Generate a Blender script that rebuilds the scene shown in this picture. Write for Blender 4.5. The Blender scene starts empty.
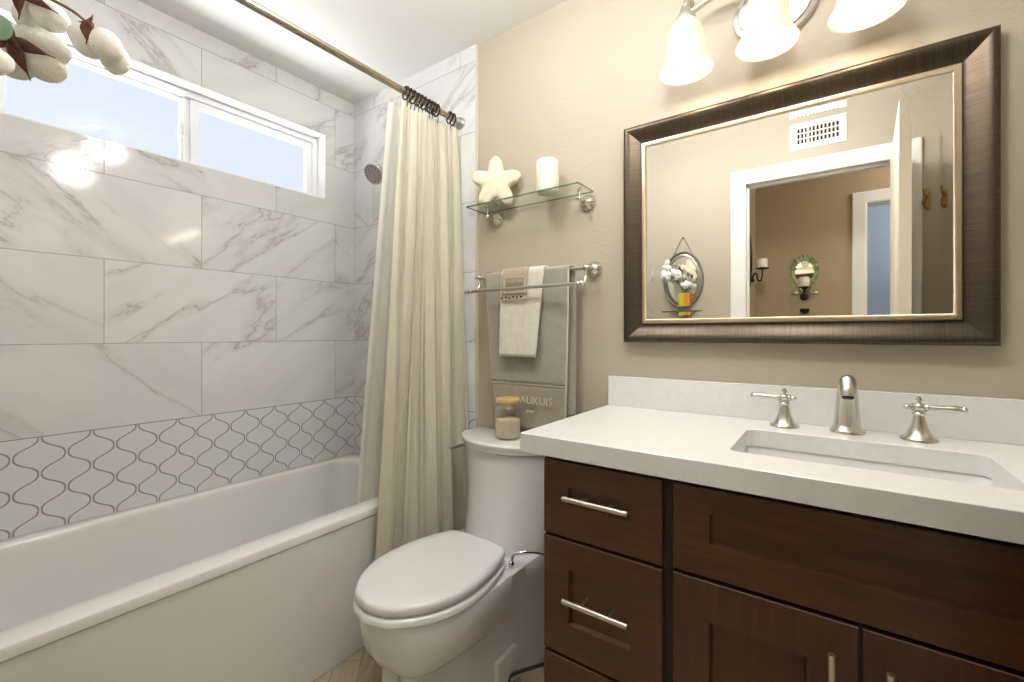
import bpy, bmesh, math, random
from mathutils import Vector, Matrix, noise
random.seed(7)
S = bpy.context.scene
COL = S.collection
PI = math.pi

# ------------------------------------------------------------------ camera
YAW = math.radians(35.66)
cam_d = bpy.data.cameras.new('camera'); cam = bpy.data.objects.new('camera', cam_d); COL.objects.link(cam)
CAM = Vector((2.125, -1.487, 1.16))
cam.location = CAM
cam.rotation_euler = (PI/2, 0, YAW)
cam_d.sensor_width = 36; cam_d.lens = 446/1024*36
cam_d.shift_y = -7/1024
cam_d.clip_start = .02
S.camera = cam
FW = Vector((-math.sin(YAW), math.cos(YAW), 0)); RT = Vector((math.cos(YAW), math.sin(YAW), 0)); UP = Vector((0, 0, 1))

# ------------------------------------------------------------------ exposure and sky
S.view_settings.view_transform = 'Standard'; S.view_settings.look = 'None'
S.view_settings.exposure = .2; S.view_settings.gamma = 1; S.view_settings.use_curve_mapping = False
w = bpy.data.worlds.new('sky'); S.world = w; w.use_nodes = True
wb = w.node_tree.nodes['Background']
wb.inputs[0].default_value = (.80, .86, 1.0, 1); wb.inputs[1].default_value = .92

def area(name, loc, rot, sx, sy, power, col):
    l = bpy.data.lights.new(name, 'AREA'); l.shape = 'RECTANGLE'; l.size = sx; l.size_y = sy
    l.energy = power; l.color = col
    o = bpy.data.objects.new(name, l); o.location = loc; o.rotation_euler = rot; COL.objects.link(o); return o
P_FILL, P_FILL2, P_HALL_FILL, P_FAR_FILL, P_BULB, P_OUT = 53., 50., 38., 50., 1.6, 125.
# added area light outside the high window, aimed up to lighten the ceiling
area('outdoor_fill_light', (-.75, -.75, 1.15), (0, math.radians(-140), 0), 1.0, 2.2, P_OUT, (1, .985, .96))

# ------------------------------------------------------------------ helpers
def lin(c):
    return tuple(((x/255)/12.92 if x <= 10 else ((x/255+.055)/1.055)**2.4) for x in c)
class NT:
    def __init__(s, t): s.t = t
    def n(s, typ, **k):
        nd = s.t.nodes.new(typ)
        for a, v in k.items(): setattr(nd, a, v)
        return nd
    def put(s, sock, v):
        if isinstance(v, bpy.types.NodeSocket): s.t.links.new(v, sock)
        elif v is not None: sock.default_value = v
    def m(s, op, a, b=None, c=None, clamp=False):
        nd = s.n('ShaderNodeMath', operation=op, use_clamp=clamp)
        s.put(nd.inputs[0], a); s.put(nd.inputs[1], b); s.put(nd.inputs[2], c)
        return nd.outputs[0]
    def step(s, v, lo, hi, o0=0., o1=1.):
        nd = s.n('ShaderNodeMapRange', interpolation_type='SMOOTHSTEP')
        s.put(nd.inputs[0], v); s.put(nd.inputs[1], lo); s.put(nd.inputs[2], hi); s.put(nd.inputs[3], o0); s.put(nd.inputs[4], o1)
        return nd.outputs[0]
    def mix(s, f, a, b):
        nd = s.n('ShaderNodeMix', data_type='RGBA')
        s.put(nd.inputs[0], f)
        s.put(nd.inputs[6], a if isinstance(a, bpy.types.NodeSocket) else (*a[:3], 1))
        s.put(nd.inputs[7], b if isinstance(b, bpy.types.NodeSocket) else (*b[:3], 1))
        return nd.outputs[2]
    def xyz(s, x, y, z):
        nd = s.n('ShaderNodeCombineXYZ'); s.put(nd.inputs[0], x); s.put(nd.inputs[1], y); s.put(nd.inputs[2], z); return nd.outputs[0]
    def noise(s, vec, scale, detail=2, rough=.5, dist=0., out=0):
        nd = s.n('ShaderNodeTexNoise'); s.put(nd.inputs['Vector'], vec)
        nd.inputs['Scale'].default_value = scale; nd.inputs['Detail'].default_value = detail
        nd.inputs['Roughness'].default_value = rough; nd.inputs['Distortion'].default_value = dist
        return nd.outputs[out]
    def obj(s):
        return s.n('ShaderNodeTexCoord').outputs['Object']
    def sep(s, v):
        nd = s.n('ShaderNodeSeparateXYZ'); s.put(nd.inputs[0], v); return nd.outputs
    def scale(s, v, k):
        nd = s.n('ShaderNodeMapping'); s.put(nd.inputs[0], v); nd.inputs['Scale'].default_value = k; return nd.outputs[0]
    def bump(s, h, strength, dist=.002):
        nd = s.n('ShaderNodeBump'); nd.inputs['Strength'].default_value = strength; nd.inputs['Distance'].default_value = dist
        s.put(nd.inputs['Height'], h); return nd.outputs[0]
MATS = {}
def mat(name, col=(.8, .8, .8), rough=.5, metal=0., spec=None, coat=0., sheen=0., trans=0., ior=None, emit=None, es=0., var=0., vscale=8., bump=0., bscale=200., bdist=.001, bstretch=(1, 1, 1), sss=0.):
    m = bpy.data.materials.new(name); m.use_nodes = True
    t = NT(m.node_tree); b = m.node_tree.nodes['Principled BSDF']
    c = lin(col) if max(col) > 1.001 else col
    b.inputs['Base Color'].default_value = (*c, 1); b.inputs['Roughness'].default_value = rough; b.inputs['Metallic'].default_value = metal
    if spec is not None: b.inputs['Specular IOR Level'].default_value = spec
    b.inputs['Coat Weight'].default_value = coat; b.inputs['Coat Roughness'].default_value = .08
    if sheen: b.inputs['Sheen Weight'].default_value = sheen
    if trans: b.inputs['Transmission Weight'].default_value = trans
    if ior: b.inputs['IOR'].default_value = ior
    if emit: b.inputs['Emission Color'].default_value = (*emit, 1); b.inputs['Emission Strength'].default_value = es
    if sss: b.inputs['Subsurface Weight'].default_value = sss; b.inputs['Subsurface Radius'].default_value = (.01, .01, .01)
    if var or bump: o = t.obj()
    if var:
        f = t.noise(t.scale(o, bstretch), vscale, 4, .6)
        f = t.step(f, .3, .7)
        t.put(b.inputs['Base Color'], t.mix(f, tuple(x*(1-var) for x in c), tuple(min(1, x*(1+var)) for x in c)))
    if bump:
        t.put(b.inputs['Normal'], t.bump(t.noise(t.scale(o, bstretch), bscale, 3, .6), bump, bdist))
    MATS[name] = m; return m
def tag(o, label=None, cat=None, group=None, kind=None):
    if label: o['label'] = label
    if cat: o['category'] = cat
    if group: o['group'] = group
    if kind: o['kind'] = kind
    return o
def empty(name, loc, label, cat, group=None, rz=0):
    o = bpy.data.objects.new(name, None); o.empty_display_size = .02; COL.objects.link(o)
    o.location = loc; o.rotation_euler = (0, 0, rz); return tag(o, label, cat, group)
def obj(name, bm, m, parent=None, smooth=None, world=True, loc=None):
    """link a bmesh as ONE mesh object. smooth = angle in degrees under which edges are smooth"""
    bmesh.ops.recalc_face_normals(bm, faces=bm.faces[:])
    if smooth is not None:
        a = math.radians(smooth)
        for f in bm.faces: f.smooth = True
        for e in bm.edges:
            if len(e.link_faces) == 2 and e.calc_face_angle(0) > a: e.smooth = False
    me = bpy.data.meshes.new(name); bm.to_mesh(me); bm.free()
    for x in (m if isinstance(m, (list, tuple)) else [m]): me.materials.append(x)
    o = bpy.data.objects.new(name, me); COL.objects.link(o)
    if loc is not None:
        me.transform(Matrix.Translation(-Vector(loc))); o.location = loc
    if parent:
        o.parent = parent
        if world:
            M = Matrix.Translation(parent.location) @ parent.rotation_euler.to_matrix().to_4x4()
            p = parent
            while p.parent:
                p = p.parent; M = Matrix.Translation(p.location) @ p.rotation_euler.to_matrix().to_4x4() @ M
            me.transform(M.inverted())
    return o
def BM(): return bmesh.new()
def box(bm, x0, x1, y0, y1, z0, z1, bev=0., seg=2):
    r = bmesh.ops.create_cube(bm, size=1)
    for v in r['verts']:
        v.co = Vector(((x0+x1)/2+v.co.x*(x1-x0), (y0+y1)/2+v.co.y*(y1-y0), (z0+z1)/2+v.co.z*(z1-z0)))
    if bev:
        es = list({e for v in r['verts'] for e in v.link_edges})
        bmesh.ops.bevel(bm, geom=es, offset=bev, segments=seg, affect='EDGES', profile=.5)
    return bm
def loft(bm, loops, cap0=False, cap1=False, closed=True, mi=0):
    rows = [[bm.verts.new(p) for p in l] for l in loops]
    n = len(rows[0])
    for a, b in zip(rows, rows[1:]):
        for i in range(n if closed else n-1):
            j = (i+1) % n
            try: f = bm.faces.new((a[i], a[j], b[j], b[i])); f.material_index = mi
            except ValueError: pass
    if cap0: bm.faces.new(rows[0][::-1]).material_index = mi
    if cap1: bm.faces.new(rows[-1]).material_index = mi
    return rows
def rrect(x0, x1, y0, y1, r, n=5):
    p = []
    for cx, cy, a0 in ((x1-r, y1-r, 0), (x0+r, y1-r, PI/2), (x0+r, y0+r, PI), (x1-r, y0+r, 1.5*PI)):
        for i in range(n+1):
            a = a0+PI/2*i/n; p.append((cx+r*math.cos(a), cy+r*math.sin(a)))
    return p
def ring(c, ax, r, n, ref=None):
    ax = Vector(ax).normalized(); ref = Vector(ref) if ref else (Vector((0, 0, 1)) if abs(ax.z) < .9 else Vector((1, 0, 0)))
    u = ax.cross(ref).normalized(); v = ax.cross(u).normalized()
    return [Vector(c)+r*(math.cos(2*PI*i/n)*u+math.sin(2*PI*i/n)*v) for i in range(n)]
def lathe(bm, prof, c=(0, 0, 0), ax=(0, 0, 1), n=32, cap0=True, cap1=True):
    """prof: (radius, height along ax)"""
    ax = Vector(ax).normalized()
    return loft(bm, [ring(Vector(c)+ax*h, ax, max(r, .0002), n) for r, h in prof], cap0, cap1)
def crom(pts, k=8):
    P = [Vector(p) for p in pts]; P = [2*P[0]-P[1]]+P+[2*P[-1]-P[-2]]; out = []
    for i in range(1, len(P)-2):
        for j in range(k):
            t = j/k; a, b, c, d = P[i-1:i+3]
            out.append(.5*((2*b)+(c-a)*t+(2*a-5*b+4*c-d)*t*t+(3*b-a-3*c+d)*t**3))
    out.append(P[-2]); return out
def tube(bm, pts, r, n=12, k=8, smoothpath=True, cap=True):
    rs = r if isinstance(r, (list, tuple)) else [r]*len(pts)
    if smoothpath and len(pts) > 2:
        P = crom(pts, k); R = [v.x for v in crom([(x, 0, 0) for x in rs], k)]
    else: P = [Vector(p) for p in pts]; R = list(rs)
    L = []; u = None
    for i, p in enumerate(P):
        d = (P[min(i+1, len(P)-1)]-P[max(i-1, 0)]).normalized()
        if u is None:
            ref = Vector((0, 0, 1)) if abs(d.z) < .9 else Vector((1, 0, 0)); u = d.cross(ref).normalized()
        else: u = (u-d*u.dot(d)).normalized()
        v = d.cross(u)
        L.append([p+max(R[i], .0001)*(math.cos(2*PI*q/n)*u+math.sin(2*PI*q/n)*v) for q in range(n)])
    loft(bm, L, cap, cap); return bm
def ball(bm, c, r, sx=1, sy=1, sz=1, n=16, M=None):
    q = bmesh.ops.create_uvsphere(bm, u_segments=n, v_segments=max(6, n//2+2), radius=r)
    for v in q['verts']:
        p = Vector((v.co.x*sx, v.co.y*sy, v.co.z*sz))
        if M: p = M @ p
        v.co = p+Vector(c)
    return q['verts']
def subsurf(o, l=1):
    s = o.modifiers.new('Subdivision', 'SUBSURF'); s.levels = l; s.render_levels = l; return o
def solid(o, t, off=0):
    s = o.modifiers.new('Solidify', 'SOLIDIFY'); s.thickness = t; s.offset = off; return o

# ------------------------------------------------------------------ materials
paint = mat('warm_beige_paint', (179, 170, 152), .55, bump=.6, bscale=90, bdist=.0022)
paint_hall = mat('tan_paint', (176, 156, 124), .6, bump=.3, bscale=90, bdist=.002)
ceil_m = mat('ceiling_white', (236, 235, 233), .7)
white_trim = mat('white_gloss_trim', (236, 234, 228), .3)
door_m = mat('white_door_paint', (232, 226, 208), .35)
porcelain = mat('white_porcelain', (226, 227, 226), .12, coat=.5)
tub_m = mat('white_acrylic', (228, 228, 225), .2, coat=.4)
quartz = mat('white_quartz', (228, 227, 226), .25, var=.025, vscale=60)
nickel = mat('brushed_nickel', (214, 211, 204), .26, 1., bump=.06, bscale=400)
nickel2 = mat('satin_nickel', (200, 197, 190), .28, 1.)
chrome = mat('chrome', (225, 226, 228), .08, 1.)
rodm = mat('aged_nickel_rod', (176, 166, 146), .25, 1.)
bronze_ring = mat('dark_bronze', (44, 33, 30), .35, .6)
dark_iron = mat('black_iron', (36, 28, 22), .5, .3)
wax = mat('ivory_wax', (240, 234, 214), .5, sss=.2)
black = mat('dark_void', (12, 9, 8), .8)
glass = mat('clear_glass', (.97, 1, .98), .02, trans=1., ior=1.45)
green_edge = mat('green_glass_edge', (92, 118, 104), .08, trans=.4, ior=1.5)
mirror_m = mat('mirror_silver', (.93, .93, .92), .0, 1.)
window_white = mat('white_vinyl', (240, 241, 243), .3)

def thin_glass(name, tint=(.97, .985, .99), gl=.06):
    m = bpy.data.materials.new(name); m.use_nodes = True; t = NT(m.node_tree)
    for n in list(m.node_tree.nodes): m.node_tree.nodes.remove(n)
    tr = t.n('ShaderNodeBsdfTransparent'); tr.inputs[0].default_value = (*tint, 1)
    g = t.n('ShaderNodeBsdfGlossy'); g.inputs['Roughness'].default_value = .01
    fr = t.n('ShaderNodeFresnel'); fr.inputs[0].default_value = 1.4
    mx = t.n('ShaderNodeMixShader'); t.put(mx.inputs[0], t.m('MULTIPLY', t.m('SUBTRACT', 1., t.n('ShaderNodeNewGeometry').outputs['Backfacing']), t.m('ADD', fr.outputs[0], gl-.04, clamp=True))); t.put(mx.inputs[1], tr.outputs[0]); t.put(mx.inputs[2], g.outputs[0])
    o = t.n('ShaderNodeOutputMaterial'); t.put(o.inputs[0], mx.outputs[0]); return m
pane_m = thin_glass('window_pane_glass')
shelf_glass = thin_glass('shelf_glass', (.955, .97, .955), .03)
jar_glass = thin_glass('jar_glass', (.95, .96, .945), .20)

def tile_material(name, axis, j_even, ogee0):
    """polished marble look tile 61 x 30.5 cm in running bond over a band of ogee shaped mosaic"""
    m = bpy.data.materials.new(name); m.use_nodes = True; t = NT(m.node_tree); b = m.node_tree.nodes['Principled BSDF']
    s = t.sep(t.obj()); H = s[axis]; Z = s[2]
    TW, TH, Z0 = .611, .3048, .821
    r = t.m('DIVIDE', t.m('SUBTRACT', Z, Z0), TH); row = t.m('FLOOR', r); fr = t.m('SUBTRACT', r, row)
    par = t.m('FLOORED_MODULO', row, 2.)
    c = t.m('ADD', t.m('DIVIDE', t.m('SUBTRACT', H, j_even), TW), t.m('MULTIPLY', par, .5))
    col = t.m('FLOOR', c); fc = t.m('SUBTRACT', c, col)
    dz = t.m('MULTIPLY', t.m('MINIMUM', fr, t.m('SUBTRACT', 1., fr)), TH)
    dh = t.m('MULTIPLY', t.m('MINIMUM', fc, t.m('SUBTRACT', 1., fc)), TW)
    d1 = t.m('MINIMUM', dz, dh)
    # ogee: neighbouring mirrored cosine waves
    PW, PH = .0635, .1193
    ph = t.m('MULTIPLY', t.m('DIVIDE', t.m('SUBTRACT', Z, .6975), PH), 2*PI)
    cs = t.m('COSINE', ph); cs = t.m('MULTIPLY', cs, t.m('SUBTRACT', 1.3, t.m('MULTIPLY', t.m('MULTIPLY', cs, cs), .3)))
    half = t.m('SUBTRACT', .5, t.m('MULTIPLY', cs, .435))
    q = t.m('DIVIDE', t.m('SUBTRACT', H, ogee0), PW)
    q = t.m('ABSOLUTE', t.m('SUBTRACT', t.m('FLOORED_MODULO', t.m('ADD', q, 1.), 2.), 1.))
    slope = t.m('MULTIPLY', t.m('SINE', ph), .95*PW*PI/PH)
    d2 = t.m('DIVIDE', t.m('MULTIPLY', t.m('ABSOLUTE', t.m('SUBTRACT', q, half)), PW), t.m('SQRT', t.m('ADD', 1., t.m('MULTIPLY', slope, slope))))
    isband = t.m('LESS_THAN', Z, Z0)
    edge = t.m('ABSOLUTE', t.m('SUBTRACT', Z, Z0))
    d2 = t.m('MINIMUM', d2, edge)
    g1 = t.step(d1, .0009, .0019, 1., 0.); g2 = t.step(d2, .0017, .0030, 1., 0.)
    grout = t.m('ADD', t.m('MULTIPLY', g1, t.m('SUBTRACT', 1., isband)), t.m('MULTIPLY', g2, isband), clamp=True)
    # veins
    wn = t.n('ShaderNodeTexWhiteNoise', noise_dimensions='2D'); t.put(wn.inputs['Vector'], t.xyz(row, col, 0.))
    rc = t.sep(wn.outputs['Color'])
    sgn = t.m('SUBTRACT', t.m('MULTIPLY', t.m('GREATER_THAN', rc[0], .42), 2.), 1.)
    Hs = t.m('MULTIPLY', H, sgn)
    a, bb = math.cos(.62), math.sin(.62)
    along = t.m('ADD', t.m('MULTIPLY', Hs, a), t.m('MULTIPLY', Z, bb)); across = t.m('SUBTRACT', t.m('MULTIPLY', Z, a), t.m('MULTIPLY', Hs, bb))
    vec = t.xyz(t.m('ADD', t.m('MULTIPLY', along, .75), t.m('MULTIPLY', rc[1], 17.)), t.m('ADD', t.m('MULTIPLY', across, 2.7), t.m('MULTIPLY', rc[2], 9.)), t.m('MULTIPLY', rc[0], 5.))
    n1 = t.noise(vec, 1.25, 8, .58, .25)
    rid = t.m('ABSOLUTE', t.m('SUBTRACT', n1, .53))
    mask = t.step(t.noise(vec, 1.0, 2, .5), .40, .56)
    soft = t.m('MULTIPLY', t.step(rid, 0., .05, 1., 0.), mask)
    fine = t.m('MULTIPLY', t.step(rid, 0., .009, 1., 0.), mask)
    n2 = t.noise(vec, 3.2, 7, .65, .8); f2 = t.m('MULTIPLY', t.step(t.m('ABSOLUTE', t.m('SUBTRACT', n2, .5)), 0., .010, 1., 0.), t.m('MULTIPLY', soft, .8))
    cloud = t.step(t.noise(vec, 2.2, 4, .6), .35, .7)
    colr = t.mix(t.m('MULTIPLY', cloud, .55), lin((224, 225, 224)), lin((206, 207, 206)))
    colr = t.mix(t.m('MULTIPLY', soft, .34), colr, lin((176, 174, 170)))
    colr = t.mix(t.m('MULTIPLY', t.m('MAXIMUM', fine, f2), .5), colr, lin((150, 140, 126)))
    band = t.mix(t.m('MULTIPLY', cloud, .3), lin((222, 223, 222)), lin((212, 213, 212)))
    colr = t.mix(isband, colr, band)
    colr = t.mix(grout, colr, t.mix(isband, lin((158, 158, 155)), lin((146, 146, 144))))
    t.put(b.inputs['Base Color'], colr)
    t.put(b.inputs['Roughness'], t.m('ADD', .09, t.m('MULTIPLY', grout, .6)))
    t.put(b.inputs['Normal'], t.bump(t.m('MULTIPLY', grout, -1.), .25, .001))
    return m
tile_left = tile_material('marble_tile_long_wall', 1, -.123, -1.199)
tile_back = tile_material('marble_tile_end_wall', 0, .475, 0.0)

def wood(name, dark, light, rough=.3, scale=(1, 1, 1)):
    m = bpy.data.materials.new(name); m.use_nodes = True; t = NT(m.node_tree); b = m.node_tree.nodes['Principled BSDF']
    v = t.scale(t.obj(), scale)
    n = t.noise(v, 5, 6, .6, .4); n2 = t.noise(t.scale(t.obj(), (1.5, 1.5, 1.5)), 3.5, 3)
    c = t.mix(t.step(n, .3, .72), lin(dark), lin(light)); c = t.mix(t.m('MULTIPLY', t.step(n2, .35, .7), .35), c, lin(light))
    t.put(b.inputs['Base Color'], c); b.inputs['Roughness'].default_value = rough; b.inputs['Coat Weight'].default_value = .15; b.inputs['Coat Roughness'].default_value = .25
    return m
espresso = wood('espresso_wood', (66, 40, 22), (86, 55, 32), .32, (1.2, 1, 9))
espresso_v = wood('espresso_wood_upright', (64, 39, 22), (80, 50, 29), .34, (14, 1, 1.2))
bamboo = wood('bamboo_lid', (196, 160, 96), (222, 190, 130), .5, (3, 3, 12))

def floor_material():
    m = bpy.data.materials.new('wood_look_floor'); m.use_nodes = True; t = NT(m.node_tree); b = m.node_tree.nodes['Principled BSDF']
    v = t.obj(); s = t.sep(v)
    br = t.n('ShaderNodeTexBrick'); mp = t.n('ShaderNodeMapping'); t.put(mp.inputs[0], v); mp.inputs['Rotation'].default_value = (0, 0, math.radians(45)); t.put(br.inputs['Vector'], mp.outputs[0])
    br.inputs['Scale'].default_value = 1; br.inputs['Brick Width'].default_value = .45; br.inputs['Row Height'].default_value = .09; br.inputs['Mortar Size'].default_value = .002
    br.inputs['Color1'].default_value = (*lin((176, 160, 138)), 1); br.inputs['Color2'].default_value = (*lin((148, 130, 108)), 1); br.inputs['Mortar'].default_value = (*lin((120, 108, 92)), 1)
    g = t.noise(t.scale(mp.outputs[0], (1.5, 16, 1)), 4, 5, .6, .3)
    c = t.mix(t.m('MULTIPLY', t.step(g, .35, .7), .4), br.outputs[0], lin((196, 184, 164)))
    t.put(b.inputs['Base Color'], c); b.inputs['Roughness'].default_value = .35; return m
floor_m = floor_material()

# ------------------------------------------------------------------ the room shell
CZ = 2.4165; YO = -1.51; YB = -1.62     # ceiling height, wall behind the camera (its two faces)
XR = 2.87
def struct(name, bm, m, parent=None, smooth=None):
    o = obj(name, bm, m, parent, smooth)
    if not parent: o['kind'] = 'structure'
    return o
struct('floor', box(BM(), -.15, 3.6, -3.9, .12, -.1, 0), floor_m)
struct('ceiling', box(BM(), -.15, 3.6, -3.9, .12, CZ, CZ+.1), ceil_m)
WY0, WY1, WZ0, WZ1 = -1.335, -.174, 1.855, 2.19
bm = BM(); box(bm, -.14, 0, YB, WY0, 0, CZ); box(bm, -.14, 0, WY1, 0, 0, CZ); box(bm, -.14, 0, WY0, WY1, 0, WZ0); box(bm, -.14, 0, WY0, WY1, WZ1, CZ)
struct('wall_left', bm, tile_left)
struct('wall_back', box(BM(), -.14, XR+.1, 0, .12, 0, CZ), paint)
# tiled panel on the end of the tub alcove
bm = BM(); box(bm, 0, .868, -.008, 0, 0, CZ, 0)
o = struct('trim_1', bm, tile_back)
o['label'] = 'marble tile facing on the end wall of the tub alcove'
bm = BM(); box(bm, .868, .880, -.010, 0, 0, CZ, .002)
struct('trim_2', bm, mat('tile_edge', (206, 196, 178), .35))
struct('wall_right', box(BM(), XR, XR+.1, YB, 0, 0, CZ), paint)
# opposite wall with the doorway the picture is taken from
DX0, DX1, DZ = 1.711, 2.402, 2.045
bm = BM(); box(bm, 0, DX0-.012, YB, YO, 0, CZ); box(bm, DX1+.012, XR, YB, YO, 0, CZ); box(bm, DX0-.012, DX1+.012, YB, YO, DZ+.012, CZ)
struct('wall_front', bm, paint)

def casing(name, x0, x1, z1, yf, d, w=.082, th=.018):
    """door casing on a wall whose face is y = yf and looks towards +y (d=+1); moulded profile, mitred"""
    bm = BM()
    prof = [(0, 0), (0, th*.55), (w*.12, th*.75), (w*.3, th*.62), (w*.7, th*.95), (w*.92, th), (w, th*.85), (w, 0)]
    L = []
    for (cx, cz, sx, sz) in ((x0, 0, -1, 0), (x0, z1, -1, 1), (x1, z1, 1, 1), (x1, 0, 1, 0)):
        L.append([(cx+sx*a, yf+d*b, cz+sz*a) for a, b in prof])
    loft(bm, L, True, True)
    return bm
t3 = struct('trim_3', casing('c', DX0, DX1, DZ, YO, 1), white_trim, smooth=25)
bm = BM(); box(bm, DX0-.012, DX0, YB, YO+.006, 0, DZ); box(bm, DX1, DX1+.012, YB, YO+.006, 0, DZ); box(bm, DX0-.012, DX1+.012, YB, YO+.006, DZ, DZ+.012)
box(bm, DX0, DX0+.012, -1.565, -1.545, 0, DZ); box(bm, DX0, DX1, -1.565, -1.545, DZ-.012, DZ)
struct('trim_4', bm, white_trim)
# hallway
HY = -2.35; HX0 = 1.655
struct('wall_hall_left', box(BM(), HX0-.1, HX0, HY, YB, 0, CZ), paint_hall)
HDX0, HDZ = 2.315, 2.03
bm = BM(); box(bm, HX0-.1, HDX0-.012, HY-.11, HY, 0, CZ); box(bm, HDX0-.012, 3.08, HY-.11, HY, HDZ+.012, CZ); box(bm, 3.08, 3.5, HY-.11, HY, 0, CZ)
struct('wall_hall_back', bm, paint_hall)
struct('trim_5', casing('c', HDX0, 3.07, HDZ, HY, 1, .08), white_trim, smooth=25)
bm = BM(); box(bm, HDX0-.012, HDX0, HY-.11, HY+.006, 0, HDZ); box(bm, 3.07, 3.08, HY-.11, HY+.006, 0, HDZ); box(bm, HDX0-.012, 3.08, HY-.11, HY+.006, HDZ, HDZ+.012)
struct('trim_6', bm, white_trim)
struct('wall_hall_right', box(BM(), 3.5, 3.6, -3.9, YB, 0, CZ), paint_hall)
bm = BM(); box(bm, XR, 3.6, YB-.001, YB+.05, 0, CZ); struct('wall_hall_front', bm, paint_hall)
blue = mat('grey_blue_paint', (150, 166, 186), .6)
struct('wall_far_back', box(BM(), 2.0, 3.6, -3.9, -3.8, 0, CZ), blue)
struct('wall_far_left', box(BM(), 2.0, 2.1, -3.8, HY-.11, 0, CZ), blue)
# baseboards
bb = BM(); box(bb, .88, 1.545, -.014, 0, 0, .09, .003); struct('baseboard_back', bb, white_trim)

# ------------------------------------------------------------------ window
bm = BM(); R0 = -.002
# white lining of the opening
lin_t = .006
box(bm, -.14, R0, WY1-lin_t, WY1, WZ0, WZ1); box(bm, -.14, R0, WY0, WY0+lin_t, WZ0, WZ1)
box(bm, -.14, R0, WY0, WY1, WZ1-lin_t, WZ1); box(bm, -.14, R0, WY0, WY1, WZ0, WZ0+lin_t)
win = struct('window_1', bm, mat('white_reveal', (238, 239, 240), .4))
def frame_yz(bm, x0, x1, y0, y1, z0, z1, wl, wr, wb_, wt, bev=.002):
    box(bm, x0, x1, y0, y0+wl, z0, z1, bev, 1); box(bm, x0, x1, y1-wr, y1, z0, z1, bev, 1)
    box(bm, x0, x1, y0+wl*.9, y1-wr*.9, z0, z0+wb_, bev, 1); box(bm, x0, x1, y0+wl*.9, y1-wr*.9, z1-wt, z1, bev, 1)
bm = BM(); frame_yz(bm, -.125, -.072, WY0+.006, WY1-.006, WZ0+.006, WZ1-.006, .026, .026, .014, .028)
obj('window_frame', bm, window_white, win)
bm = BM(); frame_yz(bm, -.108, -.080, -.748, -.206, WZ0+.018, WZ1-.034, .036, .030, .016, .026)
s1 = obj('sliding_sash', bm, window_white, win)
bm = BM(); box(bm, -.095, -.092, -.745, -.215, WZ0+.03, WZ1-.05); obj('pane', bm, pane_m, s1)
bm = BM(); frame_yz(bm, -.116, -.094, -1.310, -.735, WZ0+.018, WZ1-.034, .046, .044, .016, .014)
s2 = obj('fixed_sash', bm, window_white, win)
bm = BM(); box(bm, -.106, -.103, -1.30, -.74, WZ0+.03, WZ1-.045); obj('pane', bm, pane_m, s2)
bm = BM(); box(bm, -.092, -.076, -.790, -.774, 1.985, 2.03, .003); obj('sash_latch', bm, window_white, win)
bm = BM(); box(bm, -.090, -.0805, -.7725, -.760, WZ0+.02, WZ1-.04, .002); obj('interlock_strip', bm, window_white, win)

# ------------------------------------------------------------------ bathtub
TZ = .514; TY0, TY1 = -1.508, -.010
bm = BM(); L = []
def tl(x0, x1, y0, y1, r, z): L.append([(x, y, z) for x, y in rrect(x0, x1, y0, y1, r, 8)])
tl(.004, .718, TY0, TY1, .004, .002); tl(.004, .726, TY0, TY1, .004, .30); tl(.004, .731, TY0, TY1, .006, TZ-.034)
tl(.003, .737, TY0, TY1, .007, TZ-.028); tl(.003, .738, TY0, TY1, .008, TZ-.010); tl(.004, .735, TY0+.001, TY1-.001, .009, TZ-.003); tl(.008, .729, TY0+.005, TY1-.005, .009, TZ)
tl(.056, .658, TY0+.085, TY1-.064, .085, TZ); tl(.060, .653, TY0+.090, TY1-.068, .088, TZ-.002); tl(.065, .647, TY0+.095, TY1-.073, .09, TZ-.010); tl(.068, .643, TY0+.10, TY1-.077, .09, TZ-.03)
tl(.082, .625, TY0+.15, TY1-.10, .10, .30); tl(.095, .61, TY0+.21, TY1-.12, .11, .16); tl(.115, .59, TY0+.25, TY1-.14, .11, .115); tl(.16, .545, TY0+.30, TY1-.19, .10, .10)
loft(bm, L, True, True)
tub = obj('bathtub', bm, tub_m, None, 35)
tag(tub, 'white alcove bathtub with a plain apron under the high window', 'bathtub')
bm = BM(); lathe(bm, [(.03, 0), (.03, .004), (.024, .007), (.004, .008)], (.35, -.28, .100)); obj('drain', bm, chrome, tub, 40)
bm = BM(); lathe(bm, [(.036, 0), (.036, .006), (.028, .012), (.004, .013)], (.36, -.109, .36), (0, -1, 0)); obj('overflow_plate', bm, chrome, tub, 40)

# ------------------------------------------------------------------ shower head
sx, sz = .395, 1.945
sh = empty('wall_shower', (sx, -.008, sz), 'chrome shower head on a short arm on the tiled end wall', 'shower')
bm = BM(); lathe(bm, [(.030, 0), (.030, .004), (.022, .010), (.010, .013)], (sx+.02, -.008, sz+.03), (0, -1, 0)); obj('flange', bm, chrome, sh, 40)
bm = BM(); tube(bm, [(sx+.02, -.010, sz+.03), (sx+.018, -.06, sz+.036), (sx+.005, -.105, sz+.026), (sx-.006, -.128, sz+.002)], .0085, 14); obj('arm', bm, nickel2, sh, 60)
ha = Vector((.16, -.80, -.56)).normalized(); hc = Vector((sx-.010, -.136, sz-.010))
K_ = 1.2
kk = lambda P_: [(a*K_, b_*K_) for a, b_ in P_]
bm = BM(); lathe(bm, kk([(.012, -.012), (.014, 0), (.013, .008), (.022, .018), (.038, .030), (.043, .036), (.043, .044), (.040, .047)]), hc, ha, 36, True, True); hd = obj('spray_head', bm, nickel, sh, 35)
bm = BM(); lathe(bm, kk([(.037, .0465), (.036, .0490), (.002, .0500)]), hc, ha, 36); fp = obj('spray_face', bm, mat('grey_spray_face', (176, 176, 174), .35, .3), hd, 40)
bm = BM()
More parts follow.
